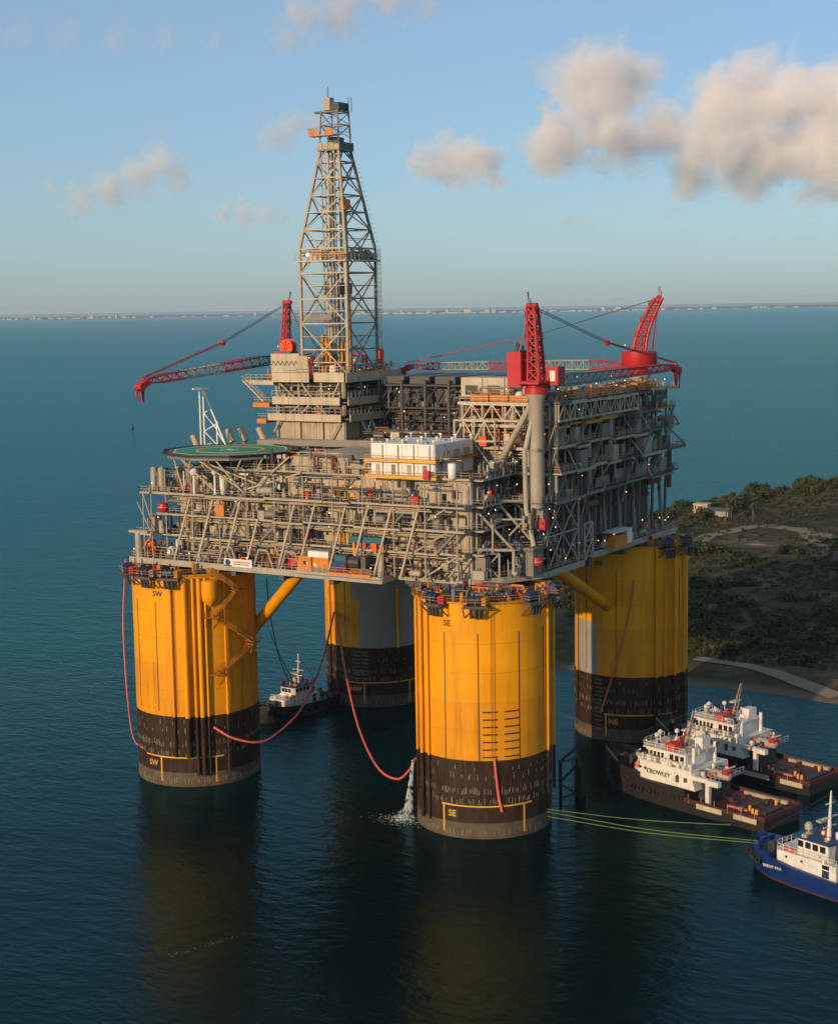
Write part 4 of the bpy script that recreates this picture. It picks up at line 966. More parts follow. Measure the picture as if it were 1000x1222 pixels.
# ================================================================ SOUTH-EAST CORNER FRAME
cf = thing('corner_frame', 'open white triangular truss frame above the SE column with grey sheds', 'frame', (38, -30, 46.8))
CF = [(33.8,-36.0),(37.0,-33.0),(41.5,-25.0)]
def node(px, py, y): return on(px, py, 1, y)
for (p0, p1, y0, y1, r) in (((568,609),(613,657),-36,-33,.26), ((592,598),(637,648),-30,-27,.26), ((588,626),(588,660),-35,-35,.2), ((592,598),(574,625),-30,-34,.2),
                           ((569,609),(569,656),-36,-36,.2), ((571,656),(614,657),-36,-33,.3), ((613,657),(613,682),-33,-33,.34), ((571,656),(571,682),-36,-36,.2),
                           ((590,620),(626,620),-30,-28,.2), ((626,620),(607,640),-28,-31,.2),((592,598),(640,598),-30,-24,.3)):
    bar(cf, node(*p0, y0), node(*p1, y1), r, 'grey_light', 'frame_member')
def xtower(parent, x0, y0, x1, y1, z0, z1, n_, r=.16, mat='grey_light'):
    """braced tower panel"""
    for (x, y) in ((x0,y0),(x1,y1)): bar(parent, (x,y,z0), (x,y,z1), r*1.4, mat, 'post')
    for k in range(n_):
        a = z0+(z1-z0)*k/n_; b = z0+(z1-z0)*(k+1)/n_
        bar(parent, (x0,y0,a), (x1,y1,b), r, mat); bar(parent, (x0,y0,b), (x1,y1,a), r, mat); bar(parent, (x0,y0,b), (x1,y1,b), r, mat, 'strut')
xtower(cf, 42.3, -23.5, 42.3, -16.5, 46.8, 60.3, 2); xtower(cf, 42.3, -16.5, 42.3, -9, 46.8, 60.3, 2); xtower(cf, 42.3, -6, 42.3, -2, 46.8, 54, 2)
xtower(cf, 36, -24.5, 42.3, -23.5, 46.8, 60.3, 2); xtower(cf, 33.5, -36.3, 37, -33.5, 46.8, 51.5, 1)
MB().box(34.5,42.5,-30,-20,51.6,51.9).build('floor', 'grating', cf); MB().box(34,42.5,-26,-18,60.3,60.6).build('floor', 'grating', cf)
MB().rail([(34.5,-30,51.9),(42.5,-26,51.9),(42.5,-20,51.9)]).build('railing', 'grey_light', cf)
MB().rail([(34,-26,60.6),(42.5,-26,60.6),(42.5,-18,60.6)]).build('railing', 'grey_light', cf)
clutter(cf, Fr('y', 38, 1), -29, -18, -3, 4, 51.9, 56.5, 171, 3, ('grey','steel_dark','blue','rust'))
clutter(cf, Fr('y', 38, 1), -25, -18, -3, 4, 60.6, 64.5, 172, 3, ('grey','steel_dark','rust','red'))
clutter(cf, Fr('y', 38, 1), -32, -10, -4, 3, 46.8, 51, 173, 3, ('grey','steel_dark','blue','rust','grey_light'))
for i, (x0, x1, y0, y1, h, mt_) in enumerate(((33.6,35.6,-36.6,-34.4,4.2,'grey'), (38.8,42.2,-29.5,-25,5.4,'grey'))):
    mb = MB(); mb.box(x0,x1,y0,y1,46.8,46.8+h); sd = mb.build('shed', mt_, cf); MB().box(x0+.3,x0+1.2,y0-.04,y0-.003,46.9,49).build('shed_door', 'grey_dark', sd)
# large riser pipe
rp = [on(626,534,1,-26.5), on(627,580,1,-26.5), on(628,608,1,-26.5), on(632,628,1,-26.8), on(637,652,1,-27.2)]
tag(MB().smooth_path([tuple(p) for p in rp], .5, 12).build('riser_pipe', 'grey_light', smooth=True), 'fat pale riser pipe bending down in front of the crane pedestal', 'pipe')

# ================================================================ CRANES
def catmull(pts, n=8):
    pts = [Vector(p) for p in pts]; P = [2*pts[0]-pts[1]]+pts+[2*pts[-1]-pts[-2]]; out = []
    for i in range(1, len(P)-2):
        for k in range(n):
            t = k/n; a, b, c_, d = P[i-1], P[i], P[i+1], P[i+2]
            out.append(.5*((2*b)+(c_-a)*t+(2*a-5*b+4*c_-d)*t*t+(3*b-a-3*c_+d)*t*t*t))
    out.append(pts[-1]); return out
def boom(parent, P, Q, w0, w1, h0, h1, n_, seg):
    """lattice boom: four chords per coloured bay run, zigzag lacing"""
    P = Vector(P); Q = Vector(Q); d = (Q-P).normalized(); s_ = Vector((-d.y, d.x, 0)).normalized(); u_ = s_.cross(d)*-1
    if u_.z < 0: u_ = -u_
    def prof(t):
        k = min(1, t/.12, (1-t)/.15+.25); return (w0+(w1-w0)*t)*max(.35, k), (h0+(h1-h0)*t)*max(.3, k)
    def pt(t, i):
        w_, h_ = prof(t); sx, sz = ((-1,-1),(1,-1),(1,1),(-1,1))[i]; return P.lerp(Q, t)+s_*sx*w_/2+u_*sz*h_/2
    for (ta, tb, mt_) in seg:
        ka, kb = round(ta*n_), round(tb*n_)
        for i in range(4):
            mb = MB()
            for k in range(ka, kb): mb.tube(pt(k/n_, i), pt((k+1)/n_, i), .16, 6)
            mb.build('boom_chord', mt_, parent, smooth=True)
        mb = MB()
        for k in range(ka, kb):
            for i in range(4):
                j = (i+1) % 4; a, b = (i, j) if k % 2 else (j, i)
                mb.tube(pt(k/n_, a), pt((k+1)/n_, b), .08, 5); mb.tube(pt(k/n_, i), pt(k/n_, j), .07, 5)
        mb.build('boom_lacing', mt_, parent, kind='stuff')
    return P, Q, d, s_
def crane(label, base, zbase, ztop, az, tip, root_h, mast_lean, seg, n_, ped_r, pedmat='grey_light', ped_to=None, drum=False, ms=1.0, houses=True):
    """pedestal crane: pedestal, slew drum, houses, curved gantry mast, lattice boom, pendants, hook"""
    bx, by = base; t = thing('pedestal_crane', label, 'crane', (bx, by, ped_to if ped_to else zbase-2), group='red pedestal cranes on the platform')
    tip = Vector(tip); f_ = Vector((tip.x-bx, tip.y-by, 0)).normalized(); s_ = Vector((-f_.y, f_.x, 0)); B = Vector((bx, by, 0)); Z = lambda z: Vector((0,0,z))
    def obox(a0, a1, b0, b1, z0, z1, mat, name):
        mb = MB(); vs_ = [tuple(B+f_*a+s_*b+Z(z)) for z in (z0,z1) for a,b in ((a0,b0),(a1,b0),(a1,b1),(a0,b1))]
        mb.add(vs_, [(3,2,1,0),(4,5,6,7),(0,1,5,4),(1,2,6,5),(2,3,7,6),(3,0,4,7)]); return mb.build(name, mat, t)
    if ped_to: MB().lathe((bx,by,0), [(ped_r,ped_to),(ped_r,zbase-1.2),(ped_r*1.35,zbase-.2),(ped_r*1.35,zbase)], 24).build('pedestal', pedmat, t, smooth=True)
    MB().lathe((bx,by,0), [(2.3,zbase+.01),(2.3,zbase+1.2),(1.9,zbase+1.4),(1.9,zbase+1.9)], 24).build('slew_ring', 'red', t, smooth=True)
    if drum:
        MB().lathe((bx,by,0), [(3.9,zbase+1.95),(4.1,zbase+2.2),(4.1,zbase+5.3),(3.6,zbase+5.6),(0.1,zbase+5.7)], 28).build('machinery_drum', 'red', t, smooth=True)
        zz = zbase+5.6
    elif not houses:
        obox(-2.4, 2.4, -1.8, 1.8, zbase+1.95, zbase+3.4, 'red', 'slew_platform'); zz = zbase+3.4
    else:
        obox(-3.4, 3.2, -2.4, 2.4, zbase+1.95, zbase+2.5, 'red', 'slew_platform')
        h = obox(-2.6, 1.2, 1.9, 4.9, zbase+1.4, zbase+8.0, 'red', 'machinery_house')
        obox(-2.4, 1.0, 2.1, 4.7, zbase+8.01, zbase+8.3, 'grey_dark', 'house_roof')
        for k in range(3): obox(-2.0+k*1.1, -1.7+k*1.1, 3.0, 3.3, zbase+8.31, zbase+9.8-.3*k, 'steel_dark', 'exhaust_pipe')
        cb = obox(.6, 3.4, -4.4, -1.8, zbase+1.6, zbase+5.2, 'red', 'operator_cab')
        obox(.54, .599, -3.8, -2.6, zbase+2.4, zbase+4.4, 'white', 'cab_window'); obox(3.4, 3.46, -4.1, -2.1, zbase+2.6, zbase+4.8, 'glass', 'cab_window')
        mb = MB(); mb.rail([tuple(B+f_*a+s_*b+Z(zbase+2.5)) for a,b in ((-3.4,-2.4),(3.2,-2.4),(3.2,2.4))], 1.2, 1.2); mb.build('railing', 'red', t)
        zz = zbase+2.5
    # curved gantry mast, leaning back from the boom
    n2 = 7; H = ztop-zz
    def mp(k, i):
        q = k/n2; wd = (2.7*(1-q)+1.75*q)*ms; dp = (2.6*(1-q)+1.6*q)*ms
        lean = mast_lean*(q**1.6)
        sx, sf = ((-1,-1),(1,-1),(1,1),(-1,1))[i]
        return B+f_*(lean+sf*dp/2)+s_*sx*wd/2+Z(zz+H*q)
    for i in range(4):
        mb = MB()
        for k in range(n2): mb.tube(mp(k,i), mp(k+1,i), .32*ms, 8)
        mb.build('mast_leg', 'red', t, smooth=True)
    mb = MB()
    for k in range(n2):
        for i in range(4):
            j = (i+1)%4; mb.tube(mp(k,i), mp(k+1,j), .15*ms, 6); mb.tube(mp(k,j), mp(k+1,i), .15*ms, 6); mb.tube(mp(k,i), mp(k,j), .16*ms, 6)
    mb.build('mast_lacing', 'red', t, kind='stuff')
    for k in (2, 4, 6):
        a = [mp(k,i) for i in range(4)]; cc = sum(a, Vector())/4; mb = MB(); e = [cc+(x-cc)*1.35 for x in a]
        for i in range(4): mb.beam(e[i], e[(i+1)%4], .35, .12)
        mb.rail([tuple(x) for x in e], 1.0, 1.0); mb.build('mast_landing', 'red', t)
    mb = MB(); tp = sum((mp(n2,i) for i in range(4)), Vector())/4
    mb.tube(tp-s_*1.1+Z(.2), tp+s_*1.1+Z(.2), .55, 12); mb.build('mast_sheave', 'red', t)
    mb = MB(); mb.tube(tp-f_*.6, tp-f_*.6+Z(1.6), .1, 6); mb.tube(tp+s_*.8, tp+s_*.8+Z(2.8), .07, 6); mb.build('mast_aerial', 'grey_dark', t)
    MB().beam(tp+s_*.8+Z(1.4)-f_*.1, tp+s_*.8+Z(2.8)-f_*.4, .35, .06).build('wind_sock', 'orange', t)
    # back stays
    mb = MB()
    for s in (-1, 1): mb.tube(tp+s_*s*.5, B-f_*3.2+s_*s*1.8+Z(zz+ (5.7 if not drum else .3)), .12, 6)
    mb.build('back_stay', 'red', t)
    root = B+f_*2.6+Z(root_h)
    P, Q, d, sb = boom(t, root, tip, 2.4, 1.6, 2.2, 1.5, n_, seg)
    # pendants
    for s in (-.45, .45):
        mid = tp.lerp(Q, .48)-Z(.9)
        mb = MB(); mb.smooth_path(catmull([tp+sb*s, mid+sb*s], 6), .085, 5); mb.build('pendant_line', 'steel_dark', t)
        mb = MB(); mb.smooth_path(catmull([mid+sb*s, Q+sb*s+Z(.8)], 6), .12, 5); mb.build('pendant_line', 'red_boom', t)
    MB().ball(tp.lerp(Q, .48)-Z(.9), .75, 8).build('bridle_block', 'red_boom', t, smooth=True)
    # head with two hook blocks
    mb = MB(); mb.beam(Q-d*1.5, Q+d*1.6-Z(1.3), 1.5, 1.4); mb.tube(Q+d*1.2-sb*.8-Z(1.0), Q+d*1.2+sb*.8-Z(1.0), .8, 12); mb.build('boom_head', 'red', t)
    MB().tube(Q+d*.3-Z(.6), Q+d*.3-Z(4.4), .5, 8, .32).build('hook_block', 'red', t)
    MB().tube(Q+d*2.2-Z(1.4), Q+d*2.2-Z(3.4), .3, 8, .2).build('hook_block', 'red', t)
    MB().tube(Q+d*2.2-Z(3.4), Q+d*2.2-Z(5.2), .05, 5).build('hoist_wire', 'steel_dark', t)
    lamps(t, [tuple(B+f_*3.3+Z(zz+1.3)), tuple(tp+Z(.6))], .15)
    return t
c1 = on(171, 461, 1, -40.5)
crane('red lattice crane behind the derrick, boom laid over its white rest', (-44.5, 13.5), 85.0, 99.8, 0, (c1.x, c1.y, c1.z+1.0), 87.0, -1.2,
      [(0,.25,'grey_dark'),(.25,.45,'red_boom'),(.45,.72,'grey_light'),(.72,1,'red_boom')], 30, 2.0, ped_to=60, ms=.62, houses=False)
c2 = on(806, 437, 0, 44.5)
crane('tall red crane on a fat pale pedestal at the process module corner', (40.6, -24.4), 81.6, 98.2, 0, (c2.x, c2.y, c2.z), 83.6, -1.4,
      [(0,.5,'grey'),(.5,.62,'red_boom'),(.62,1,'red_boom')], 40, 1.5, pedmat='grey_light', ped_to=59.4, ms=.9)
c3 = on(484, 437, 1, 22)
crane('red drum-based crane at the far roof corner with a hooked mast', (33.0, 45.5), 82.0, 99.6, 0, (c3.x, c3.y, c3.z), 84.4, -4.4,
      [(0,.18,'red_boom'),(.18,.38,'grey_light'),(.38,.62,'red_boom'),(.62,.85,'grey_light'),(.85,1,'red_boom')], 40, 2.0, ped_to=60, drum=True, ms=1.1)
MB().box(39.2,42.4,-25.8,-22.8,57.6,59.4).build('pedestal_seat', 'grey', cf)
for (x, y) in ((38.2,-21.5),(42.0,-21.5),(42.0,-25.4)): bar(cf, (x,y,46.8), (40.6,-24.4,58.4), .5, 'grey_dark', 'seat_leg', 10)
clutter(cf, Fr('y', 41, 1), -29, -22, -3, 2.4, 55.6, 60.2, 177, 4, ('grey','steel_dark','grey_light','rust'))
# braces on the big pedestal
pd = [o for o in bpy.data.objects if o.name.startswith('pedestal_crane') and o.parent is None][1]
for (p0, p1, y1, r) in (((634,482),(598,549),-23.4,.62), ((639,484),(627,536),-26.4,.5), ((628,534),(642,537),-26.2,.35)):
    a = on(*p0, 1, -24.8); b = on(*p1, 1, y1); bar(pd, a, b, r, 'grey_light', 'pedestal_brace', 12)
# white boom rest of the first crane
br = thing('boom_rest', 'slender white lattice boom rest standing west of the helideck', 'boom rest', (-42.6, -26, 61))
bt = on(240, 463, 1, -22.0)
rx, ry, rz = bt.x, -22.0, 79.0
for (dx, dy) in ((-.5,0), (.5,0)): bar(br, (rx+dx,ry,61), (rx+dx,ry,81.2), .2, 'white', 'post')
bar(br, (rx+7.5,ry,66.5), (rx+.6,ry,81.0), .2, 'white', 'raking_post'); bar(br, (rx+4.0,ry,66), (rx+4.0,ry,74.4), .16, 'white', 'post')
for k, (a, b) in enumerate((((.5,76),(2.6,77)), ((.5,72),(4.4,74)), ((.5,69),(6,69)), ((.5,72),(4,69)), ((4,72),(6.4,69)), ((.5,76),(4,72.5)))):
    bar(br, (rx+a[0],ry,a[1]), (rx+b[0],ry,b[1]), .13, 'white')
MB().box(rx-1.2,rx+1.2,ry-1.6,ry+1.6,81.2,81.6).build('saddle', 'white', br)
MB().box(rx-1.5,rx+9,ry-2,ry+2,60.6,61).build('foot_plate', 'grey', br)
bar(br, (rx+2.3,ry,61), (rx+2.3,ry,69.5), .9, 'beige', 'vent_trunk', 14)
# tilted vent cowls past the helideck
for i, (px, py, lab) in enumerate(((234, 528, 'beside the boom rest foot'), (275, 521, 'next to the white boom rest'), (291, 520, 'between the boom rest and the drilling block'), (313, 519, 'nearest the drilling block'))):
    p = on(px, py, 1, -14.0)
    cw = thing('vent_cowl', 'tilted beige vent cowl past the helideck, %s' % lab, 'vent', (p.x, p.y, 66), group='vent cowls past the helideck')
    bar(cw, (p.x,p.y,66), (p.x,p.y,p.z-.8), .5, 'beige', 'duct', 12)
    MB().tube((p.x+.5,p.y,p.z-1.2), (p.x-.9,p.y,p.z+1.6), .75, 14).build('cowl', 'beige', cw, smooth=True)

# ================================================================ DECK EQUIPMENT
def skid(name, label, cat, x, y, z, parts, group=None):
    t = thing(name, label, cat, (x, y, z), group=group, world=False)
    for (nm, mat, bxs) in parts:
        mb = MB()
        for b in bxs: (mb.box(*b) if len(b) == 6 else mb.tube(b[0], b[1], b[2], 12))
        mb.build(nm, mat, t)
    return t
# teal gantry pump skid on the deck edge
px, py = 10.0, -42.2
skid('pump_skid', 'dark teal pump and winch skid under a teal gantry at the deck edge', 'machine', 9.5, -41.6, 46.8, [
    ('base_frame', 'orange_dull', [(-5,5,-2.6,2.6,0,.5)]), ('engine', 'blue', [(-4.2,-.6,-2.0,.6,.5,2.6)]), ('engine_hood', 'teal', [(-3.8,-1.2,-1.7,.4,2.6,3.8)]),
    ('winch_drum', 'steel_dark', [((-.2,-1.6,2.6),(2.4,-1.6,2.6),1.3)]), ('gear_case', 'grey_dark', [(2.5,3.6,-2.0,.8,.5,3.9)]),
    ('drum_flange', 'steel_dark', [((-.3,-1.6,2.6),(-.1,-1.6,2.6),1.7)]), ('gantry_beam', 'teal', [(-1.5,6.2,.6,2.0,6.2,7.4)]), ('gantry_leg', 'orange_dull', [(-1.2,-.7,1.0,1.6,.5,6.2)]),
    ('gantry_leg', 'orange_dull', [(5.4,5.9,1.0,1.6,.5,6.2)]), ('hoist', 'orange', [(.6,1.9,.8,1.8,5.0,6.19)]), ('hoist', 'orange', [(3.2,4.4,.8,1.8,4.6,6.19)]),
    ('railing', 'orange_dull', [(-5,5,-2.65,-2.55,1.0,1.1),(-5,5,-2.65,-2.55,1.5,1.6)]+[(x_,x_+.08,-2.65,-2.55,.5,1.6) for x_ in (-5,-3,-1,1,3,4.9)])])
skid('container', 'white-topped orange container beside the teal pump skid', 'container', 1.5, -41.6, 47.6, [
    ('body', 'orange_dull', [(-2.2,2.6,-1.4,1.4,0,2.2)]), ('upper_body', 'white', [(-2.2,2.6,-1.41,1.41,2.2,3.4)]), ('roof', 'grey_light', [(-2.3,2.7,-1.5,1.5,3.4,3.55)]), ('stand', 'grey', [(-2.4,2.8,-1.6,1.6,-.8,-.02)])])
skid('orange_locker', 'bright orange locker with a black hatch on the deck edge', 'locker', -1.2, -42.6, 46.8, [
    ('body', 'orange_dull', [(-1.5,1.5,-.9,.9,0,2.9)]), ('hatch', 'black', [(-.3,.3,-.96,-.9,1.5,2.2)]), ('lid', 'line_yellow', [(-1.6,1.6,-1.0,1.0,2.9,3.05)])])
skid('striped_tank', 'pale upright cylinder tank beside the raking strut foot', 'tank', 15.3, -41.6, 46.8, [('shell', 'beige_light', [((0,0,0),(0,0,4.3),.75)]), ('cap', 'grey_light', [((0,0,4.3),(0,0,4.6),.6)])])
skid('red_tank', 'dark red drum tank behind the pale upright cylinder', 'tank', 18.6, -37.6, 46.8, [('shell', 'deck_red', [((0,0,0),(0,0,3.4),1.5)]), ('cap', 'red', [((0,0,3.4),(0,0,3.7),1.1)])])
skid('red_bollard', 'orange-red float standing on the deck above the SE column', 'float', 23.6, -37.0, 46.8, [('body', 'orange', [((0,0,0),(0,0,1.4),.7)]), ('neck', 'orange', [((0,0,1.4),(0,0,2.1),.4)])])
skid('cabin', 'small white and orange cabin on the lower deck above the NE column', 'cabin', 41.6, 12.5, 46.8, [
    ('body', 'orange_dull', [(-1.4,1.4,-4.6,4.6,0,2.6)]), ('end_wall', 'white', [(-1.5,1.5,2.2,4.7,.4,3.4)]), ('roof', 'white', [(-1.6,1.6,-4.7,4.8,3.4,3.6)]), ('post', 'grey_light', [(1.2,1.4,-4.5,-4.3,2.6,3.4)])])
# red lifeboat-like hulls under grey davit frames
for i, x in enumerate((-20.5, -11.5, -4.8)):
    lab = ('by the banner', 'in the middle of the row', 'beside the orange locker')[i]
    t = thing('rescue_boat', 'dull red covered boat in a grey davit frame, %s' % lab, 'boat', (x, -41.5, 46.8), group='covered boats along the lower deck')
    mb = MB(); L_ = 3.3
    secs = [(-L_,.1,.9),(-L_*.7,.9,1.5),(0,1.25,1.9),(L_*.7,.9,1.5),(L_,.1,.9)]
    rings = []
    for (u, wd, hh) in secs: rings.append([(u,-wd,.8),(u,-wd*.7,.8+hh*.7),(u,0,.8+hh),(u,wd*.7,.8+hh*.7),(u,wd,.8),(u,wd*.5,.25),(u,-wd*.5,.25)])
    vs_ = [(x+p[0], -41.3+p[1], 46.8+p[2]) for r_ in rings for p in r_]; fs = []
    for k in range(4):
        for j in range(7): fs.append((k*7+j, k*7+(j+1)%7, (k+1)*7+(j+1)%7, (k+1)*7+j))
    fs += [tuple(range(7))[::-1], tuple(28+j for j in range(7))]
    mb.add(vs_, fs); mb.build('hull', 'red' if i == 2 else 'deck_red', t, smooth=True)
    for s in (-1.1, 1.1): bar(t, (x+s*2.2,-43.2,46.8), (x+s,-43.2,50.4), .22, 'grey_light', 'davit_leg')
    bar(t, (x-1.1,-43.2,50.4), (x+1.1,-43.2,50.4), .24, 'grey_light', 'davit_beam'); bar(t, (x,-43.2,50.3), (x,-40.2,50.6), .18, 'grey_light', 'davit_arm')
# banner on the rail
bn = thing('banner', 'white banner with a blue disc tied to the deck rail', 'banner', (-17, -43.9, 46.4))
p0 = on(268, 678, 1, -43.95); p1 = on(301, 682, 1, -43.95)
MB().box(p0.x, p1.x, -43.98, -43.93, 46.7, 48.3).build('sheet', 'white', bn)
MB().tube((p0.x+.9,-44.0,47.5), (p0.x+.9,-43.981,47.5), .65, 20).build('disc', 'blue', bn)
MB().box(p0.x, p0.x+1.9, -43.99, -43.985, 46.7, 46.95).build('wave_band', 'teal', bn)
mb = MB(); mb.box(p0.x+2.3, p1.x-.4, -44.0, -43.981, 47.55, 47.8); mb.build('print_line', 'orange', bn)
mb = MB(); mb.box(p0.x+2.3, p1.x-.8, -44.0, -43.981, 47.1, 47.3); mb.build('print_line', 'grey', bn)
# assorted red drums and boxes seen along the walkways
for i, (px, py, ypl, z, lab) in enumerate(((366, 592, -40, None, 'red extinguisher box on the third walkway below the helideck'), (195, 605, -41.5, None, 'red drum on the west wing upper frame'), (180, 648, -41, None, 'orange-red life float beside the west wing crane post'),
        (496, 598, -40, None, 'red box beside the blue door under the white module'), (369, 637, -40.5, None, 'dark red box on the first walkway amid the pipes'), (560, 626, -36, None, 'red hose box on the corner posts'), (641, 670, -28, None, 'round red float on the corner deck below the riser pipe'),
        (421, 562, -30, None, 'red cabinet on the roof house wall beside the white module'), (577, 526, -23, None, 'orange box on the roof beside the stair tower'))):
    p = on(px, py, 1, ypl); r_ = .75 if 'float' in lab or 'drum' in lab else .6
    mt_ = 'orange' if 'orange' in lab else ('deck_red' if 'dark' in lab else 'red')
    t = thing('float' if 'float' in lab else ('drum' if 'drum' in lab else 'hose_box'), lab, 'float' if 'float' in lab else ('drum' if 'drum' in lab else 'box'), (p.x, p.y, p.z-1))
    if 'float' in lab or 'drum' in lab:
        MB().lathe((p.x,p.y,p.z-1), [(.3,0),(1.0,.2),(1.15,.7),(1.15,1.3),(1.0,1.8),(.3,2.0)], 16).build('body', mt_, t, smooth=True)
        MB().lathe((p.x,p.y,p.z-1), [(1.17,.9),(1.22,.92),(1.22,1.08),(1.17,1.1)], 16, cap=False).build('band', 'grey_light', t)
    else:
        MB().box(p.x-.8,p.x+.8,p.y-.5,p.y+.5,p.z-1,p.z+.8).build('body', mt_, t); MB().box(p.x-.86,p.x+.86,p.y-.56,p.y+.56,p.z+.8,p.z+.92).build('lid', mt_, t)

# ================================================================ TUGS (local: +x towards the bow, z = 0 waterline)
def hull_mesh(secs, n_side=6):
    """secs: (x, half beam at deck, half beam at waterline, deck z)"""
    mb = MB(); rings = []
    for (x, bd, bw, zd) in secs:
        prof = [(bw*.55,-1.6),(bw*.92,-.8),(bw,0),(bw+(bd-bw)*.45,zd*.5),(bd,zd)]
        rings.append([(x,-y,z) for y,z in prof[::-1]]+[(x,y,z) for y,z in prof])
    k = len(rings[0])
    for r_ in rings: mb.v.extend(r_)
    for i in range(len(rings)-1):
        for j in range(k-1): mb.f.append((i*k+j, (i+1)*k+j, (i+1)*k+j+1, i*k+j+1))
        mb.f.append((i*k+k-1, (i+1)*k+k-1, (i+1)*k, i*k))           # deck strip
    mb.f.append(tuple(range(k))); mb.f.append(tuple((len(rings)-1)*k+j for j in range(k))[::-1])
    return mb
def bulwark(secs, h, inset=.0, th=.18):
    mb = MB()
    for s in (-1, 1):
        for (a, b) in zip(secs[:-1], secs[1:]):
            vs_ = []
            for q in (a, b):
                for (yy, zz) in ((q[1],q[3]-.02),(q[1]+.12,q[3]+h),(q[1]+.12-th,q[3]+h),(q[1]-th,q[3]-.02)): vs_.append((q[0], s*yy, zz))
            mb.add(vs_, [(0,4,5,1),(1,5,6,2),(2,6,7,3),(0,3,7,4),(0,1,2,3),(4,7,6,5)])
    return mb
def ltext(body, size, mat, parent, loc, rot, name='lettering'):
    me = textmesh(body, size); mt4 = Matrix.Translation(loc) @ rot.to_matrix().to_4x4(); me.transform(mt4)
    me.materials.clear(); me.materials.append(M[mat]); return put(name, me, parent)
from mathutils import Euler
def tyre(parent, x, y, z, r=.75):
    mb = MB(); prof = [(r-.28,-.2),(r-.1,-.28),(r,-.15),(r,.15),(r-.1,.28),(r-.28,.2),(r-.28,-.2)]
    mb.lathe((0,0,0), prof, 14); mb.v = [(x+v[0], y+v[2], z+v[1]) for v in mb.v]
    mb.build('tyre_fender', 'rubber', parent, smooth=True)
def wheelhouse(t, x0, x1, b, z0, z1, mat, slope=.5, win=True):
    mb = MB(); vs_ = [(x0,-b,z0),(x1,-b*.9,z0),(x1,b*.9,z0),(x0,b,z0),(x0,-b,z1),(x1+slope,-b*.9,z1),(x1+slope,b*.9,z1),(x0,b,z1)]
    mb.add(vs_, [(0,3,2,1),(4,5,6,7),(0,1,5,4),(1,2,6,5),(2,3,7,6),(3,0,4,7)]); wh = mb.build('wheelhouse', mat, t)
    return wh
def big_tug(label, loc, rz):
    t = thing('tug', label, 'tugboat', loc, rz, 'white and black tugs by the NE column', world=False)
    fore = [(21.5,.5,.3,6.6),(20,2.6,1.6,6.2),(17,4.6,3.4,5.6),(13,5.9,5.0,5.0),(8,6.5,6.0,4.6),(2,6.7,6.4,4.3),(-3.5,6.7,6.5,4.2)]
    hull_mesh(fore).build('fore_hull', 'hull_black', t)
    aft = [(-3.52,6.7,6.5,2.2),(-12,6.7,6.5,2.0),(-19,6.6,6.3,2.1),(-21.5,6.0,5.6,2.2)]
    hull_mesh(aft).build('aft_hull', 'hull_black', t)
    bulwark(fore[:5], 1.1).build('bow_bulwark', 'hull_black', t)
    mb = bulwark(aft, .9); mb.box(-21.7,-21.4,-6,6,2.0,3.0); mb.build('aft_bulwark', 'deck_red', t)
    MB().box(-20.9,-3.6,-6.1,6.1,2.21,2.28).build('work_deck', 'deck_red', t)
    for (xa, xb) in ((-20.5,-15.2),(-12.5,-6.5)):
        MB().box(xa, xb, 6.70, 6.80, 1.5, 2.5).build('side_plate', 'beige_light', t)
    MB().tube((-19.4,-3,2.5), (-19.4,3.0,2.5), .5, 10).build('stern_roller', 'steel_dark', t)
    for (x, y) in ((-17.5,3.8),(-18.4,3.8),(-16,2.6),(-17.5,-3.8)): MB().tube((x,y,2.28), (x,y,3.3), .28, 8).build('bollard', 'line_yellow', t)
    MB().box(-16,-11.5,2.9,3.5,2.28,2.6).build('deck_pipe', 'rope_red', t)
    MB().box(-19,-9,-5.9,-5.2,2.28,2.9).build('cargo_rail', 'beige', t)
    # superstructure: long white deckhouse with sloping front
    mb = MB(); vs_ = []
    base = [(11.5,-4.2),(9,-5.8),(-5.5,-6.0),(-5.5,6.0),(9,5.8),(11.5,4.2)]; top = [(10.2,-3.6),(8.4,-5.5),(-4.4,-5.7),(-4.4,5.7),(8.4,5.5),(10.2,3.6)]
    vs_ = [(x,y,4.4) for x,y in base]+[(x,y,8.0) for x,y in top]
    mb.add(vs_, [tuple(range(6))[::-1], tuple(range(6,12))]+[(i,(i+1)%6,6+(i+1)%6,6+i) for i in range(6)]); dh = mb.build('deckhouse', 'tug_white', t)
    MB().prism([(10.6,-3.9),(8.6,-5.75),(-4.6,-5.9),(-4.6,5.9),(8.6,5.75),(10.6,3.9)], 8.0, 8.18).build('boat_deck', 'tug_white', t)
    for (x, s) in ((9.6,1),(8.2,1),(6.9,1),(-1.2,1)):
        o = MB().tube((x,5.62+(4.4-x)*.0,6.6), (x,5.86,6.6), .27, 12); o.build('porthole', 'glass', dh)
    MB().lathe((0,0,0), [(.3,0),(.5,0),(.5,.08),(.3,.08),(.3,0)], 18)
    mb = MB(); mb.lathe((0,0,0), [(.35,0),(.62,0),(.62,.14),(.35,.14),(.35,0)], 18); mb.v = [(9.0+v[0]*.8, 5.72+v[2], 6.9+v[1]) for v in mb.v]; mb.build('life_ring', 'orange', dh)
    ltext('CROWLEY', 1.25, 'grey_dark', dh, Vector((3.6,5.84,6.2)), Euler((R(90+4),0,R(180))))
    # upper house and wheelhouse
    mb = MB(); mb.prism([(8.6,-2.6),(7.6,-4.6),(-2.2,-4.6),(-2.2,4.6),(7.6,4.6),(8.6,2.6)], 8.18, 10.6); uh = mb.build('upper_house', 'tug_white', t)
    for i in range(5): MB().box(3.2+i*.95, 3.8+i*.95, 4.6, 4.64, 9.0, 10.1).build('window', 'glass', uh)
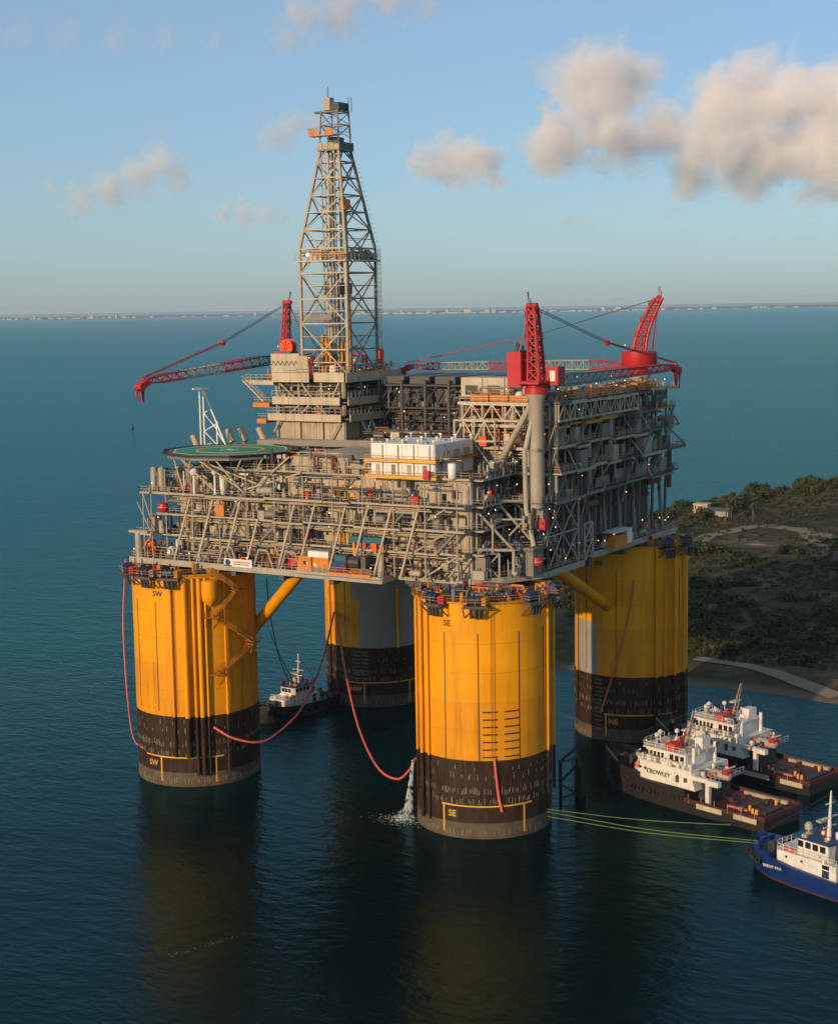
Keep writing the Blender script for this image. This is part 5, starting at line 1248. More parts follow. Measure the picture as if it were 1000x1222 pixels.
    for i in range(3): MB().box(-1.8+i*1.3, -.9+i*1.3, 4.6, 4.64, 9.1, 10.2).build('window', 'glass', uh)
    for i in range(4): MB().box(8.6, 8.64, -2.3+i*1.2, -1.4+i*1.2, 9.2, 10.2).build('window', 'glass', uh)
    MB().prism([(9.2,-3.0),(8.0,-5.1),(-2.6,-5.1),(-2.6,5.1),(8.0,5.1),(9.2,3.0)], 10.6, 10.85).build('bridge_roof', 'tug_white', t)
    MB().rail([(-2.4,5,10.85),(7.9,5,10.85),(9.0,2.9,10.85),(9.0,-2.9,10.85)], 1.1, 1.3).build('railing', 'tug_white', t)
    MB().rail([(-4.4,5.8,8.18),(8.4,5.7,8.18),(10.4,3.8,8.18)], 1.1, 1.3).build('railing', 'tug_white', t)
    mb = MB(); vs_ = [(4.0,-1.1,10.86),(1.6,-1.1,10.86),(1.6,1.1,10.86),(4.0,1.1,10.86),(3.4,-.9,11.8),(2.2,-.9,12.8),(2.2,.9,12.8),(3.4,.9,11.8)]
    mb.add(vs_, [(0,3,2,1),(4,5,6,7),(0,1,5,4),(1,2,6,5),(2,3,7,6),(3,0,4,7)]); mb.build('wheelhouse_roof_panel', 'tug_red', t)
    mb = MB(); mb.box(.6,2.8,2.2,4.4,10.86,12.3); mb.add([(.6,4.42,12.3),(3.6,4.42,11.4),(3.6,2.0,11.4),(.6,2.0,12.3)], [(0,1,2,3)]); mb.build('funnel', 'tug_red', t)
    MB().box(-2,-.2,-3.6,-1.0,10.86,13.0).build('funnel', 'tug_white', t)
    # mast, raked aft
    mb = MB()
    for y in (-.7, .7): mb.tube((1.2,y,11), (-.6,y*.3,18.6), .2, 8, .1)
    for k in range(6): z = 12+k*1.1; mb.beam((1.0-k*.27,-.7+k*.07,z), (1.0-k*.27,.7-k*.07,z), .14)
    mb.build('mast', 'beige', t)
    for (z, l_) in ((13.6,1.6),(15.2,1.2),(16.6,.9)): MB().beam((.6-(z-13.6)*.24,-l_,z), (.6-(z-13.6)*.24,l_,z), .2, .12).build('crosstree', 'red', t)
    MB().box(.4,1.3,-1.5,1.5,14.4,14.65).build('radar_scanner', 'white', t)
    for (x, y) in ((6.5,2.6),(5.4,-2.4),(7.4,.4)): MB().lathe((x,y,10.86), [(.1,0),(.1,1.5),(.45,1.7),(.5,2.2),(.05,2.5)], 10).build('search_light', 'tug_white', t, smooth=True)
    for (x, y) in ((-3.4,3.6),(-3.4,-3.2)): MB().tube((x,y,8.2), (x,y,12.2), .35, 10).build('exhaust_pipe', 'tug_white', t)
    # side crane arm and rescue boat aft of the house
    mb = MB(); mb.box(-8.6,-4.5,5.0,5.9,6.6,7.4); mb.build('boat_deck_wing', 'tug_white', t)
    mb = MB(); mb.box(-8.8,-8.0,5.1,5.9,2.3,6.6); mb.build('wing_leg', 'tug_white', t)
    mb = MB(); mb.box(-11.0,-8.61,4.9,6.0,6.3,7.3); mb.build('gangway', 'tug_white', t)
    MB().box(-8.5,-4.45,-5.9,4.9,6.2,6.5).build('aft_platform', 'grey', t)
    MB().rail([(-8.5,4.8,6.5),(-8.5,-5.8,6.5)], 1.1, 1.2).build('railing', 'tug_white', t)
    rb = MB().vessel((-10.5,1.8,7.6), (-6.5,1.8,7.6), .9, 10); rb.build('workboat', 'grey_light', t, smooth=True)
    MB().box(-10.8,-9.4,.9,2.7,8.0,8.7).build('workboat_cover', 'red', t)
    MB().tube((-5,0,6.5), (-11,.5,9.5), .16, 6).build('boat_crane', 'grey_light', t)
    MB().box(-7.5,-4.6,-3,3.5,2.3,5.6).build('tow_winch_house', 'steel_dark', t)
    MB().tube((14,-2.2,6.2), (14,2.2,6.2), 1.0, 14).build('anchor_winch', 'steel_dark', t)
    for k in range(7): tyre(t, 9.5-k*2.0, 6.62, 2.4, .72)
    for k in range(4): tyre(t, 18.0-k*2.1, 4.1+k*.62, 3.6, .7)
    MB().beam((20.5,1.9,7.45), (14.5,5.3,6.4), .16, .35).build('bulwark_cap', 'beige', t)
    L_ = Fr('x', 0, 1); k_ = int(abs(loc[1])*7)
    clutter(t, L_, -20, -9, -4.6, 4.6, 2.29, 3.1, 400+k_, 1.3, ('steel_dark','rust','grey','deck_red','deck_red'), lamp=False, big=False, pipes=False)
    clutter(t, L_, -4, 8, -4.2, 4.4, 10.86, 12.2, 410+k_, 2.6, ('tug_white','grey_light','steel_dark','grey','tug_white'), lamp=False, big=False, pipes=False)
    clutter(t, L_, 10, 19, -2.6, 2.6, 5.0, 7.2, 420+k_, 3.0, ('steel_dark','black','rust','beige'), lamp=False, big=False, pipes=False)
    clutter(t, L_, -8.4, -4.6, -5, 4.6, 6.5, 8.6, 430+k_, 4.0, ('tug_white','grey','steel_dark','orange'), lamp=False, big=False)
    clutter(t, L_, -4, 9, 5.0, 5.5, 8.19, 9.4, 440+k_, 2.0, ('tug_white','grey_light','grey','tug_white'), lamp=False, big=False, pipes=False)
    for x_ in (-3.6, -1.6): MB().box(x_, x_+.9, 5.80, 5.86, 4.7, 6.6).build('door', 'grey_dark', dh)
    MB().box(-5.4, 11.0, 5.99, 6.05, 4.3, 4.5).build('rubbing_strake', 'black', t)
    for k2 in range(6):
        x_ = -20+k2*3.1; MB().tube((x_,6.72,2.2), (x_,6.72,3.9), .06, 5).build('stanchion', 'beige', t)
    mb = MB(); mb.smooth_path(catmull([(-6,0,3.6),(-10,.4,2.6),(-15,-.3,2.5),(-19.3,.6,3.1)], 6), .09, 6); mb.build('tow_wire', 'steel_dark', t)
    mb = MB()
    for a_, b_ in (((-.6,0,18.4),(20.5,0,7.7)), ((-.6,0,18.0),(-8.4,0,7.6)), ((-.4,.2,17.4),(2.4,4.6,11.9)), ((-.4,-.2,17.4),(2.4,-4.6,11.9))): mb.tube(a_, b_, .035, 4)
    mb.build('rigging', 'steel_dark', t, kind='stuff')
    lamps(t, [(8.9,3.0,11.3),(13.0,0,8.0)], .13)
    return t
TA = math.atan2(4, -13)
sm = (87.2, -15.2); L2 = 21.6
bt1 = big_tug('white tug with black hull and red deck, moored next to the blue tug', (sm[0]+math.cos(TA)*L2, sm[1]+math.sin(TA)*L2, 0), TA)
bt2 = big_tug('white tug with black hull, on the landward side of its twin', (sm[0]+1.0+math.cos(TA)*L2, sm[1]+25.5+math.sin(TA)*L2, 0), TA)

def small_tug(name, label, loc, rz, hullm, house, roofm, name_txt=None, deck='deck_red', L=15.0):
    t = thing(name, label, 'tugboat', loc, rz, world=False)
    k = L/15.0
    secs = [(15*k,.6,.3,4.4),(14*k,2.4,1.5,4.1),(11.5*k,4.2,3.0,3.6),(8*k,5.0,4.3,3.0),(3*k,5.2,4.8,2.5),(-4*k,5.2,4.8,2.2),(-11*k,5.0,4.5,2.2),(-15*k,4.2,3.6,2.4)]
    hull_mesh(secs).build('hull', hullm, t)
    bulwark(secs, 1.0).build('bulwark', hullm, t)
    wl = [(x,bw+.03,bw+.03,.35) for x,bd,bw,zd in secs]
    hull_mesh([(x,b*1.01,b*1.01,.3) for x,_,b,_ in secs]).build('boot_top', 'deck_red', t)
    MB().box(-14*k,-3.5*k,-4.0,4.0,2.45,2.5).build('work_deck', deck, t)
    mb = MB(); base = [(8.2*k,-2.6),(7.2*k,-3.8),(-5*k,-3.9),(-5*k,3.9),(7.2*k,3.8),(8.2*k,2.6)]
    mb.prism(base, 2.4, 5.4); dh = mb.build('deckhouse', house, t)
    for x in (5.2*k, 2.0*k): MB().tube((x,3.86,4.6), (x,3.94,4.6), .22, 10).build('porthole', 'glass', dh)
    MB().box(-3.6*k,-2.2*k,3.9,3.94,3.0,4.3).build('door', 'blue', dh); MB().box(-3.6*k,-2.2*k,3.9,3.94,4.5,5.2).build('window', 'glass', dh)
    mb = MB(); mb.prism([(4.4*k,-2.0),(3.6*k,-2.8),(-2.6*k,-2.8),(-2.6*k,2.8),(3.6*k,2.8),(4.4*k,2.0)], 5.4, 8.2); wh = mb.build('wheelhouse', house, t)
    for i in range(4): MB().box(-2.0*k+i*1.5, -.9*k+i*1.5, 2.8, 2.85, 6.7, 7.8).build('window', 'glass', wh)
    for i in range(3): MB().box(4.4*k, 4.44*k, -1.7+i*1.2, -.7+i*1.2, 6.7, 7.8).build('window', 'glass', wh)
    MB().prism([(4.9*k,-2.3),(4.0*k,-3.2),(-3.0*k,-3.2),(-3.0*k,3.2),(4.0*k,3.2),(4.9*k,2.3)], 8.2, 8.45).build('wheelhouse_roof', roofm, t)
    MB().rail([(-5*k,3.85,5.4),(7.1*k,3.75,5.4),(8.1*k,2.5,5.4),(8.1*k,-2.5,5.4)], 1.1, 1.2).build('railing', house, t)
    for k2 in range(2): MB().tube((6.0*k-k2*1.4,3.2,5.5), (6.0*k-k2*1.4,3.2,6.1), .4, 10).build('life_raft', 'orange', t)
    MB().tube((-.6,0,8.45), (-.9,0,16.8), .42, 10, .14).build('mast', house, t, smooth=True)
    for (z, l_) in ((10.6,1.7),(12.2,2.0),(14.6,1.1)): MB().beam((-.7,-l_,z), (-.7,l_,z), .22, .14).build('crosstree', house, t)
    MB().box(0,1.1,-1.4,1.4,11.2,11.5).build('radar_scanner', 'grey_light', t)
    MB().lathe((2.4,1.5,8.45), [(.15,0),(.15,1.0),(.7,1.2),(.75,1.9),(.4,2.4),(.02,2.5)], 12).build('radar_dome', 'grey_light', t, smooth=True)
    MB().lathe((2.6,-1.5,8.45), [(.1,0),(.1,1.3),(.4,1.5),(.4,2.0),(.02,2.2)], 10).build('search_light', 'grey_dark', t)
    for y in (-2.2, 2.2): MB().tube((-4.0*k,y,5.4), (-4.4*k,y,9.4), .5, 12).build('funnel', 'blue' if hullm == 'hull_blue' else 'steel_dark', t, smooth=True)
    MB().tube((10.2*k,-1.6,4.6), (10.2*k,1.6,4.6), .9, 14).build('tow_winch', 'steel_dark', t)
    MB().tube((12.8*k,-.9,3.8), (12.8*k,-.9,5.3), .25, 8).build('bitt', 'hull_blue' if hullm == 'hull_blue' else 'steel_dark', t)
    MB().tube((12.8*k,.9,3.8), (12.8*k,.9,5.3), .25, 8).build('bitt', 'hull_blue' if hullm == 'hull_blue' else 'steel_dark', t)
    MB().beam((12.8*k,-1.3,5.1), (12.8*k,1.3,5.1), .3).build('bitt_bar', 'hull_blue' if hullm == 'hull_blue' else 'steel_dark', t)
    for k2 in range(4): tyre(t, 14.2*k-k2*1.2, 2.4+k2*.75, 3.0-.1*k2, .6)
    if hullm != 'hull_blue':
        for k2 in range(5): tyre(t, 4*k-k2*3.2*k, 5.15, 1.6, .55)
    L_ = Fr('x', 0, 1)
    clutter(t, L_, -13*k, -5.5*k, -3.6, 3.6, 2.5, 3.8, 450+int(L*10), 3.0, ('steel_dark','rust','beige','grey'), lamp=False, big=False, pipes=False)
    clutter(t, L_, -2.4*k, 4*k, -2.6, 2.6, 8.46, 9.6, 460+int(L*10), 2.6, (house,'grey_light','steel_dark','red'), lamp=False, big=False, pipes=False)
    clutter(t, L_, -4.5*k, 7*k, -3.4, 3.4, 5.41, 6.2, 470+int(L*10), 1.6, (house,'grey_light','steel_dark','orange'), lamp=False, big=False, pipes=False)
    mb = MB()
    for a_, b_ in (((-.9,0,16.4),(14*k,0,5.4)), ((-.9,0,16.2),(-11*k,0,4.0)), ((-.8,0,14.6),(0,2.9,8.5)), ((-.8,0,14.6),(0,-2.9,8.5))): mb.tube(a_, b_, .035, 4)
    mb.build('rigging', 'steel_dark', t, kind='stuff')
    if name_txt:
        ltext(name_txt, .72, 'white', t, Vector((6.6*k,5.12,2.5)), Euler((R(101),0,R(180+4))))
    return t
T3A = math.atan2(6.4, -16.9)
small_tug('blue_tug', 'blue-hulled tug with white house towing with green ropes', (89.2-math.cos(T3A)*14.6, -36.5-math.sin(T3A)*14.6, 0), T3A, 'hull_blue', 'tug_white', 'blue', 'BRENT PRINCE')
p4 = on(306, 858, 2, 0.0)
small_tug('dark_tug', 'white tug with dark blue window band between the SW and NW columns', (-43.5, 13.0, 0), R(-97), 'hull_black', 'tug_white', 'blue', None, 'steel_dark', 15.5).scale = (.86, .86, .86)

# black lattice fender frame at the bow
ff = thing('fender_frame', 'black lattice fender frame at the bow of the moored white tug', 'frame', (45, -10, 0))
a0 = on(669, 957, 2, 0.0)
ux = Vector((0.9, .45, 0)).normalized()
A = Vector((a0.x, a0.y, 0)); B_ = on(689, 953, 2, 0.0)
for q in (A, B_): MB().beam(q-Vector((0,0,2)), Vector((q.x,q.y,8.6)), .5).build('post', 'black', ff)
for (za, zb) in ((8.3,8.3),(4.0,7.0),(3.6,.8),(.8,1.2)): MB().beam((A.x,A.y,za), (B_.x,B_.y,zb), .35).build('cross_member', 'black', ff)
MB().beam((A.x,A.y,8.3), (B_.x+1.5,B_.y+1.5,12.2), .4).build('top_arm', 'black', ff)
MB().box(B_.x-.4,B_.x+.9,B_.y-.5,B_.y+2,-1,6.6).build('fender_pad', 'rubber', ff)

# ================================================================ HOSES, ROPES, WATER JET
def hose(name, label, cat, pts, r, mat, n=10):
    return tag(MB().smooth_path(catmull(pts, n), r, 8).build(name, mat, smooth=True), label, cat)
cNW, cSW, cSE, cNE = COL['NW'], COL['SW'], COL['SE'], COL['NE']
a, z = oncol(cNW, 399, 731, CR+.8); top = cp(cNW, a, CR+.9, z)
a, z = oncol(cSW, 255, 868, CR+.2); e0 = cp(cSW, a, CR+.2, z)
a, z = oncol(cSE, 497, 905, CR+.05); e1 = cp(cSE, a, CR+.2, z)
def via(px, py, P, Q, t):     # point on the pixel ray at the depth interpolated between the two ends
    d = ray(px, py); da = (P-CAM).dot(fw); db = (Q-CAM).dot(fw); dd = 1/((1-t)/da+t/db); return CAM+d*(dd/d.dot(fw))
hose('red_hose', 'long red hose sagging from the NW column to the SW column', 'hose', [top, via(384,790,top,e0,.3), via(360,845,top,e0,.6), via(330,876,top,e0,.88), via(308,886,top,e0,.97), via(278,881,top,e0,1.01), e0], .24, 'rope_red')
hose('red_hose', 'long red hose looping low from the NW column to the SE column', 'hose', [top+Vector((.5,0,0)), via(412,800,top,e1,.3), via(428,868,top,e1,.55), via(450,915,top,e1,.75), via(473,930,top,e1,.88), via(488,920,top,e1,.95), e1], .24, 'rope_red')
l0 = on(146, 690, 1, -40.0); l1 = on(163, 893, 1, -42.0)
a, z = oncol(cSW, 170, 893, CR+.3)
hose('red_hose', 'red hose hanging down beside the SW column', 'hose', [on(150,668,1,-40), on(147,745,1,-40), on(152,830,1,-40.5), on(159,880,1,-41), cp(cSW, a, CR+.2, z)], .17, 'rope_red')
pts = []
for px, py in ((757,693),(752,725),(743,765),(733,800),(724,828),(717,850)):
    a, z = oncol(cNE, px, py, CR+.4); pts.append(cp(cNE, a, CR+.4, z))
hose('red_hose', 'thin red hose laid down the NE column', 'hose', pts, .2, 'rope_red')
pts = []
for px, py in ((590,906),(592,925),(595,950),(599,969)):
    a, z = oncol(cSE, px, py, CR+.35); pts.append(cp(cSE, a, CR+.35, z))
hose('red_hose', 'short red hose on the black band of the SE column', 'hose', pts, .26, 'rope_red')
a, z = oncol(cSE, 652, 969, CR); g0 = cp(cSE, a, CR+.1, z)
bw = on(905, 1004, 2, 5.0)
for i, (dz, lab, end) in enumerate(((0, 'upper green mooring rope from the SE column to the blue tug', bw), (-.9, 'lower green mooring rope from the SE column to the blue tug', bw+Vector((.2,-.6,-.2))), (.5, 'green mooring rope from the SE column to the white tug', on(872, 985, 2, 2.6)))):
    s_ = g0+Vector((0,0,dz)); m_ = s_.lerp(end, .5)-Vector((0,0,.7 if i < 2 else .5))
    hose('mooring_rope', lab, 'rope', [s_, m_, end], .065, 'rope_green')
# dark hoist wires hanging under the deck and from the NW side
hose('slack_cable', 'slack dark cable hanging from the lower deck behind the SW column', 'cable', [on(318,690,1,-20), on(322,730,1,-18), on(332,780,1,-10), on(345,815,1,-2)], .13, 'rope_grey')
hose('slack_cable', 'grey tow wire rising from the tug between the columns', 'cable', [on(322,755,1,-8), on(338,790,1,0), on(352,818,1,5)], .1, 'rope_grey')
# discharge jet beside the SE column
mt, n, l, p = nodes('foam')
p.inputs['Base Color'].default_value = (0.75, 0.78, 0.78, 1); p.inputs['Roughness'].default_value = 0.6
nz = n.new('ShaderNodeTexNoise'); nz.inputs['Scale'].default_value = 1.2; nz.inputs['Detail'].default_value = 5; geo = n.new('ShaderNodeNewGeometry'); l.new(geo.outputs['Position'], nz.inputs['Vector'])
mr = n.new('ShaderNodeMapRange'); mr.inputs['From Min'].default_value = .42; mr.inputs['From Max'].default_value = .62; mr.inputs['To Max'].default_value = .75
l.new(nz.outputs['Fac'], mr.inputs['Value']); l.new(mr.outputs[0], p.inputs['Alpha']); M['foam'] = mt
rr = random.Random(9)
jt = thing('water_jet', 'white discharge water falling beside the SE column into a splash', 'water', (e1.x, e1.y, 0))
mb = MB()
for k in range(70):
    ax, ay = rr.gauss(0,.22), rr.gauss(0,.22); s = rr.uniform(0,.9); e_ = rr.uniform(.55, 1)
    pts = [e1+Vector((-.4+ax*.3,-.5+ay*.3,-.2-s)), e1+Vector((-.7+ax*.7,-.8+ay*.7,-4)), e1+Vector((-1.0+ax*1.3,-1.1+ay*1.3,-4-5*e_)), Vector((e1.x-1.2+ax*2.2,e1.y-1.3+ay*2.2,.1+e1.z*(1-e_)*.4))]
    mb.smooth_path(catmull(pts, 4), rr.uniform(.02,.07), 5)
mb.build('falling_water', 'foam', jt, kind='stuff')
mb = MB()
for k in range(900):
    r_ = abs(rr.gauss(0, 1.3)); th = rr.uniform(0, 2*PI); x = e1.x-1.8+r_*math.cos(th)*1.3; y = e1.y-2.0+r_*math.sin(th); h = max(0, (2.2-r_))*rr.random()**1.6*1.1; s = rr.uniform(.02,.09)
    mb.ball((x,y,.03+h), s, 4)
mb.build('spray', 'foam', jt, kind='stuff')
mb = MB()
for k in range(420):
    r_ = abs(rr.gauss(0, 2.2)); th = rr.uniform(0, 2*PI); x = e1.x-2.6+r_*math.cos(th)*1.7; y = e1.y-2.6+r_*math.sin(th); s = rr.uniform(.04,.2)
    pts = [(x+s*rr.uniform(.5,1.2)*math.cos(a_*PI/3.5)*1.6, y+s*rr.uniform(.5,1.2)*math.sin(a_*PI/3.5), .012+k*.00005) for a_ in range(7)]
    mb.add(pts, [tuple(range(7))])
mb.build('surface_foam', 'foam', jt, kind='stuff')
mb = MB(); rr = random.Random(19)
for k in range(130):
    q = rr.random(); p = on(205+q*92+rr.gauss(0,2), 1141-q*28+rr.gauss(0,1.2), 2, 0); s = rr.uniform(.02,.06)
    mb.add([(p.x+s*rr.uniform(.6,1.3)*1.8*math.cos(a_*PI/3), p.y+s*rr.uniform(.6,1.3)*math.sin(a_*PI/3), .013+k*.00005) for a_ in range(6)], [tuple(range(6))])
tag(mb.build('foam_line', 'foam'), 'thin drifting foam line on the dark water below the SW column', 'foam')['kind'] = 'stuff'
# channel buoy far out
p = on(158.5, 511, 2, 0.0)
t = thing('channel_buoy', 'small dark buoy alone on the open water', 'buoy', (p.x, p.y, 0))
MB().lathe((p.x,p.y,0), [(.8,-.6),(1.2,0),(1.2,.6),(.7,.9)], 14).build('float', 'black', t); MB().lathe((p.x,p.y,.9), [(.6,0),(.35,2.2),(.35,3.0),(.02,3.4)], 10).build('topmark', 'black', t)

# ================================================================ HEADLAND
def vnoise(x, y, s):
    from mathutils import noise as N
    return N.noise(Vector((x*s, y*s, 3.1)))
POLY = [(-14,83.5),(33,81.5),(55,82),(72,78.5),(110,70),(200,45),(420,40),(900,200),(900,900),(400,860),(60,640),(-40,560),(-75,505),(-96,450),(-104,400),(-104,340),(-98,270),(-86,215),(-64,160),(-40,118),(-24,95)]
def inside(x, y):
    r_ = False; n_ = len(POLY); j = n_-1
    for i in range(n_):
        xi, yi = POLY[i]; xj, yj = POLY[j]
        if (yi > y) != (yj > y) and x < (xj-xi)*(y-yi)/(yj-yi)+xi: r_ = not r_
        j = i
    return r_
def edge_d(x, y):
    b = 1e9
    for i in range(len(POLY)):
        x0, y0 = POLY[i]; x1, y1 = POLY[(i+1)%len(POLY)]; dx, dy = x1-x0, y1-y0
        t = max(0, min(1, ((x-x0)*dx+(y-y0)*dy)/(dx*dx+dy*dy))); b = min(b, math.hypot(x-x0-dx*t, y-y0-dy*t))
    return b
def height(x, y):
    d = edge_d(x, y)
    if not inside(x, y): return -min(2.0, d*.25)
    dune = max(0, vnoise(x, y, .011)+.15)*5+max(0, vnoise(x+50, y, .03))*1.8+vnoise(x, y, .12)*.35
    far = min(1, max(0, (y-330)/150))
    return min(2.2, d*.16)+min(1, d/45)*(dune*(.45+1.1*far)+far*3.0)
def land_mat():
    mt, n, l, p = nodes('headland')
    geo = n.new('ShaderNodeNewGeometry'); sep = n.new('ShaderNodeSeparateXYZ'); l.new(geo.outputs['Position'], sep.inputs[0])
    def nz(s, d, r=.6):
        t = n.new('ShaderNodeTexNoise'); t.inputs['Scale'].default_value = s; t.inputs['Detail'].default_value = d; t.inputs['Roughness'].default_value = r; l.new(geo.outputs['Position'], t.inputs['Vector']); return t
    a = nz(.022, 6, .62); b = nz(.10, 6, .7); g = nz(.9, 4)
    r1 = n.new('ShaderNodeValToRGB'); e = r1.color_ramp.elements
    e[0].position = .36; e[0].color = (.024,.032,.015,1); e[1].position = .67; e[1].color = (.38,.32,.25,1)
    for pos, col in ((.46,(.042,.046,.021,1)), (.525,(.085,.066,.038,1)), (.575,(.13,.098,.062,1)), (.62,(.19,.15,.10,1))):
        x = e.new(pos); x.color = col
    mx = n.new('ShaderNodeMix'); mx.data_type = 'FLOAT'; mx.inputs['Factor'].default_value = .45
    l.new(a.outputs['Fac'], mx.inputs[2]); l.new(b.outputs['Fac'], mx.inputs[3]); l.new(mx.outputs[0], r1.inputs['Fac'])
    # sandy beach just above the water
    mr = n.new('ShaderNodeMapRange'); mr.inputs['From Min'].default_value = 0.35; mr.inputs['From Max'].default_value = 1.1; mr.inputs['To Min'].default_value = 1; mr.inputs['To Max'].default_value = 0
    l.new(sep.outputs['Z'], mr.inputs['Value'])
    m2 = n.new('ShaderNodeMix'); m2.data_type = 'RGBA'; m2.inputs['B'].default_value = (.15,.115,.085,1); l.new(mr.outputs[0], m2.inputs['Factor']); l.new(r1.outputs[0], m2.inputs['A'])
    hs = n.new('ShaderNodeHueSaturation'); l.new(m2.outputs['Result'], hs.inputs['Color']); m3 = n.new('ShaderNodeMapRange'); m3.inputs['To Min'].default_value = .7; m3.inputs['To Max'].default_value = 1.3; l.new(g.outputs['Fac'], m3.inputs['Value']); l.new(m3.outputs[0], hs.inputs['Value'])
    l.new(hs.outputs[0], p.inputs['Base Color']); p.inputs['Roughness'].default_value = .95; p.inputs['Specular IOR Level'].default_value = .1
    bp = n.new('ShaderNodeBump'); bp.inputs['Distance'].default_value = .6; bp.inputs['Strength'].default_value = .8; l.new(b.outputs['Fac'], bp.inputs['Height']); l.new(bp.outputs[0], p.inputs['Normal'])
    return mt
M['headland'] = land_mat()
mb = MB(); NX, NY = 150, 150; X0, X1, Y0, Y1 = -125., 520., 55., 700.
idx = {}
for j in range(NY+1):
    for i in range(NX+1):
        u = i/NX; v = j/NY; x = X0+(X1-X0)*u**1.5; y = Y0+(Y1-Y0)*v**1.3
        mb.v.append((x, y, height(x, y)))
for j in range(NY):
    for i in range(NX):
        k = j*(NX+1)+i; mb.f.append((k, k+1, k+NX+2, k+NX+1))
struct(mb.build('headland', 'headland', smooth=True))
# sandy tracks
paint('sand', (0.24, 0.195, 0.15), 0.9, dirt=0.5, dcol=(0.12,0.09,0.06), scale=.3, streak=1, spec=.1)
def track(pix, wd, z=3.0):
    pts = [on(px, py, 2, z) for px, py in pix]; pts = catmull([(p.x,p.y,0) for p in pts], 10); mb = MB(); L_ = []
    for i, p in enumerate(pts):
        d = (pts[min(i+1,len(pts)-1)]-pts[max(i-1,0)]).normalized(); s = Vector((-d.y,d.x,0))*wd/2
        row = []
        for k in range(5):
            q = p+s*(k/2-1); row.append((q.x,q.y,max(height(q.x,q.y),.2)+.12+.1))
        L_.append(row)
    for r_ in L_: mb.v.extend(r_)
    for i in range(len(L_)-1):
        for k in range(4): mb.f.append((i*5+k, i*5+k+1, (i+1)*5+k+1, (i+1)*5+k))
    return struct(mb.build('path', 'sand'))
track([(826,652),(845,638),(872,633),(905,629),(940,631),(999,640)], 7.5)
track([(800,690),(822,660),(843,641),(870,632)], 4.5)
track([(955,630),(968,642),(999,657)], 5)
track([(830,790),(880,797),(930,808),(999,828)], 4.5, 1.6)
# house with gable roof
p = on(838, 609, 2, 5.0); hz = height(p.x, p.y)
hs_ = thing('beach_house', 'small tan flat-roofed house with a veranda on the headland', 'house', (p.x, p.y, hz))
MB().box(p.x-3.2,p.x+3.2,p.y-2.5,p.y+2.5,hz-.5,hz+4.2).build('wall', 'beige', hs_)
MB().box(p.x-3.5,p.x+3.5,p.y-2.8,p.y+2.8,hz+4.2,hz+4.6).build('roof', 'beige_light', hs_)
for k in range(4): MB().box(p.x-2.7+k*1.45,p.x-1.9+k*1.45,p.y-2.56,p.y-2.503,hz+2.2,hz+3.5).build('window', 'steel_dark', hs_)
MB().box(p.x-3.3,p.x+3.3,p.y-4.2,p.y-2.57,hz+1.6,hz+1.8).build('veranda', 'beige', hs_)
p = on(858, 612, 2, 5.0); hz = height(p.x, p.y)
h2 = thing('shed', 'low dark roofed shed beside the tan beach house', 'shed', (p.x, p.y, hz))
MB().box(p.x-5,p.x+5,p.y-2.5,p.y+2.5,hz-.5,hz+2.4).build('wall', 'matt_grey', h2)
mb = MB(); mb.add([(p.x-5.3,p.y-2.9,hz+2.4),(p.x+5.3,p.y-2.9,hz+2.4),(p.x+5.3,p.y+2.9,hz+2.4),(p.x-5.3,p.y+2.9,hz+2.4),(p.x-5.3,p.y,hz+3.8),(p.x+5.3,p.y,hz+3.8)], [(0,1,5,4),(2,3,4,5),(0,4,3),(1,2,5),(0,3,2,1)]); mb.build('roof', 'grey_dark', h2)
# shrubs
def leaf_mat(name, c1, c2):
    mt, n, l, p = nodes(name); oi = n.new('ShaderNodeObjectInfo'); geo = n.new('ShaderNodeNewGeometry')
    nz = n.new('ShaderNodeTexNoise'); nz.inputs['Scale'].default_value = .5; l.new(geo.outputs['Position'], nz.inputs['Vector'])
    ad = n.new('ShaderNodeMath'); ad.operation = 'ADD'; l.new(oi.outputs['Random'], ad.inputs[0]); l.new(nz.outputs['Fac'], ad.inputs[1])
    mu = n.new('ShaderNodeMath'); mu.operation = 'MULTIPLY'; mu.inputs[1].default_value = .5; l.new(ad.outputs[0], mu.inputs[0])
    mx = n.new('ShaderNodeMix'); mx.data_type = 'RGBA'; mx.inputs['A'].default_value = (*c1,1); mx.inputs['B'].default_value = (*c2,1)
    l.new(mu.outputs[0], mx.inputs['Factor']); l.new(mx.outputs['Result'], p.inputs['Base Color']); p.inputs['Roughness'].default_value = .8; p.inputs['Specular IOR Level'].default_value = .2
    M[name] = mt
leaf_mat('leaf', (.024,.036,.014), (.075,.080,.032))
leaf_mat('palm', (.03,.045,.02), (.08,.085,.035))
paint('bark', (.10,.075,.05), .9)
def leafball(mb, c, rx, rz, n_, rr, s):
    for k in range(n_):
        z = rr.uniform(-.15,1); th = rr.uniform(0,2*PI); q = math.sqrt(max(0,1-z*z))*rr.uniform(.65,1.08)
        o = Vector((c[0]+rx*q*math.cos(th), c[1]+rx*q*math.sin(th), c[2]+rz*z*rr.uniform(.7,1.1)))
        a = Vector((rr.gauss(0,1),rr.gauss(0,1),rr.gauss(0,.7))).normalized()*s*rr.uniform(.5,1.2); b = Vector((rr.gauss(0,1),rr.gauss(0,1),rr.gauss(0,.7))).normalized()*s*rr.uniform(.5,1.2)
        mb.add([tuple(o-a-b),tuple(o+a-b),tuple(o+a+b),tuple(o-a+b)], [(0,1,2,3)])
shrubs = []
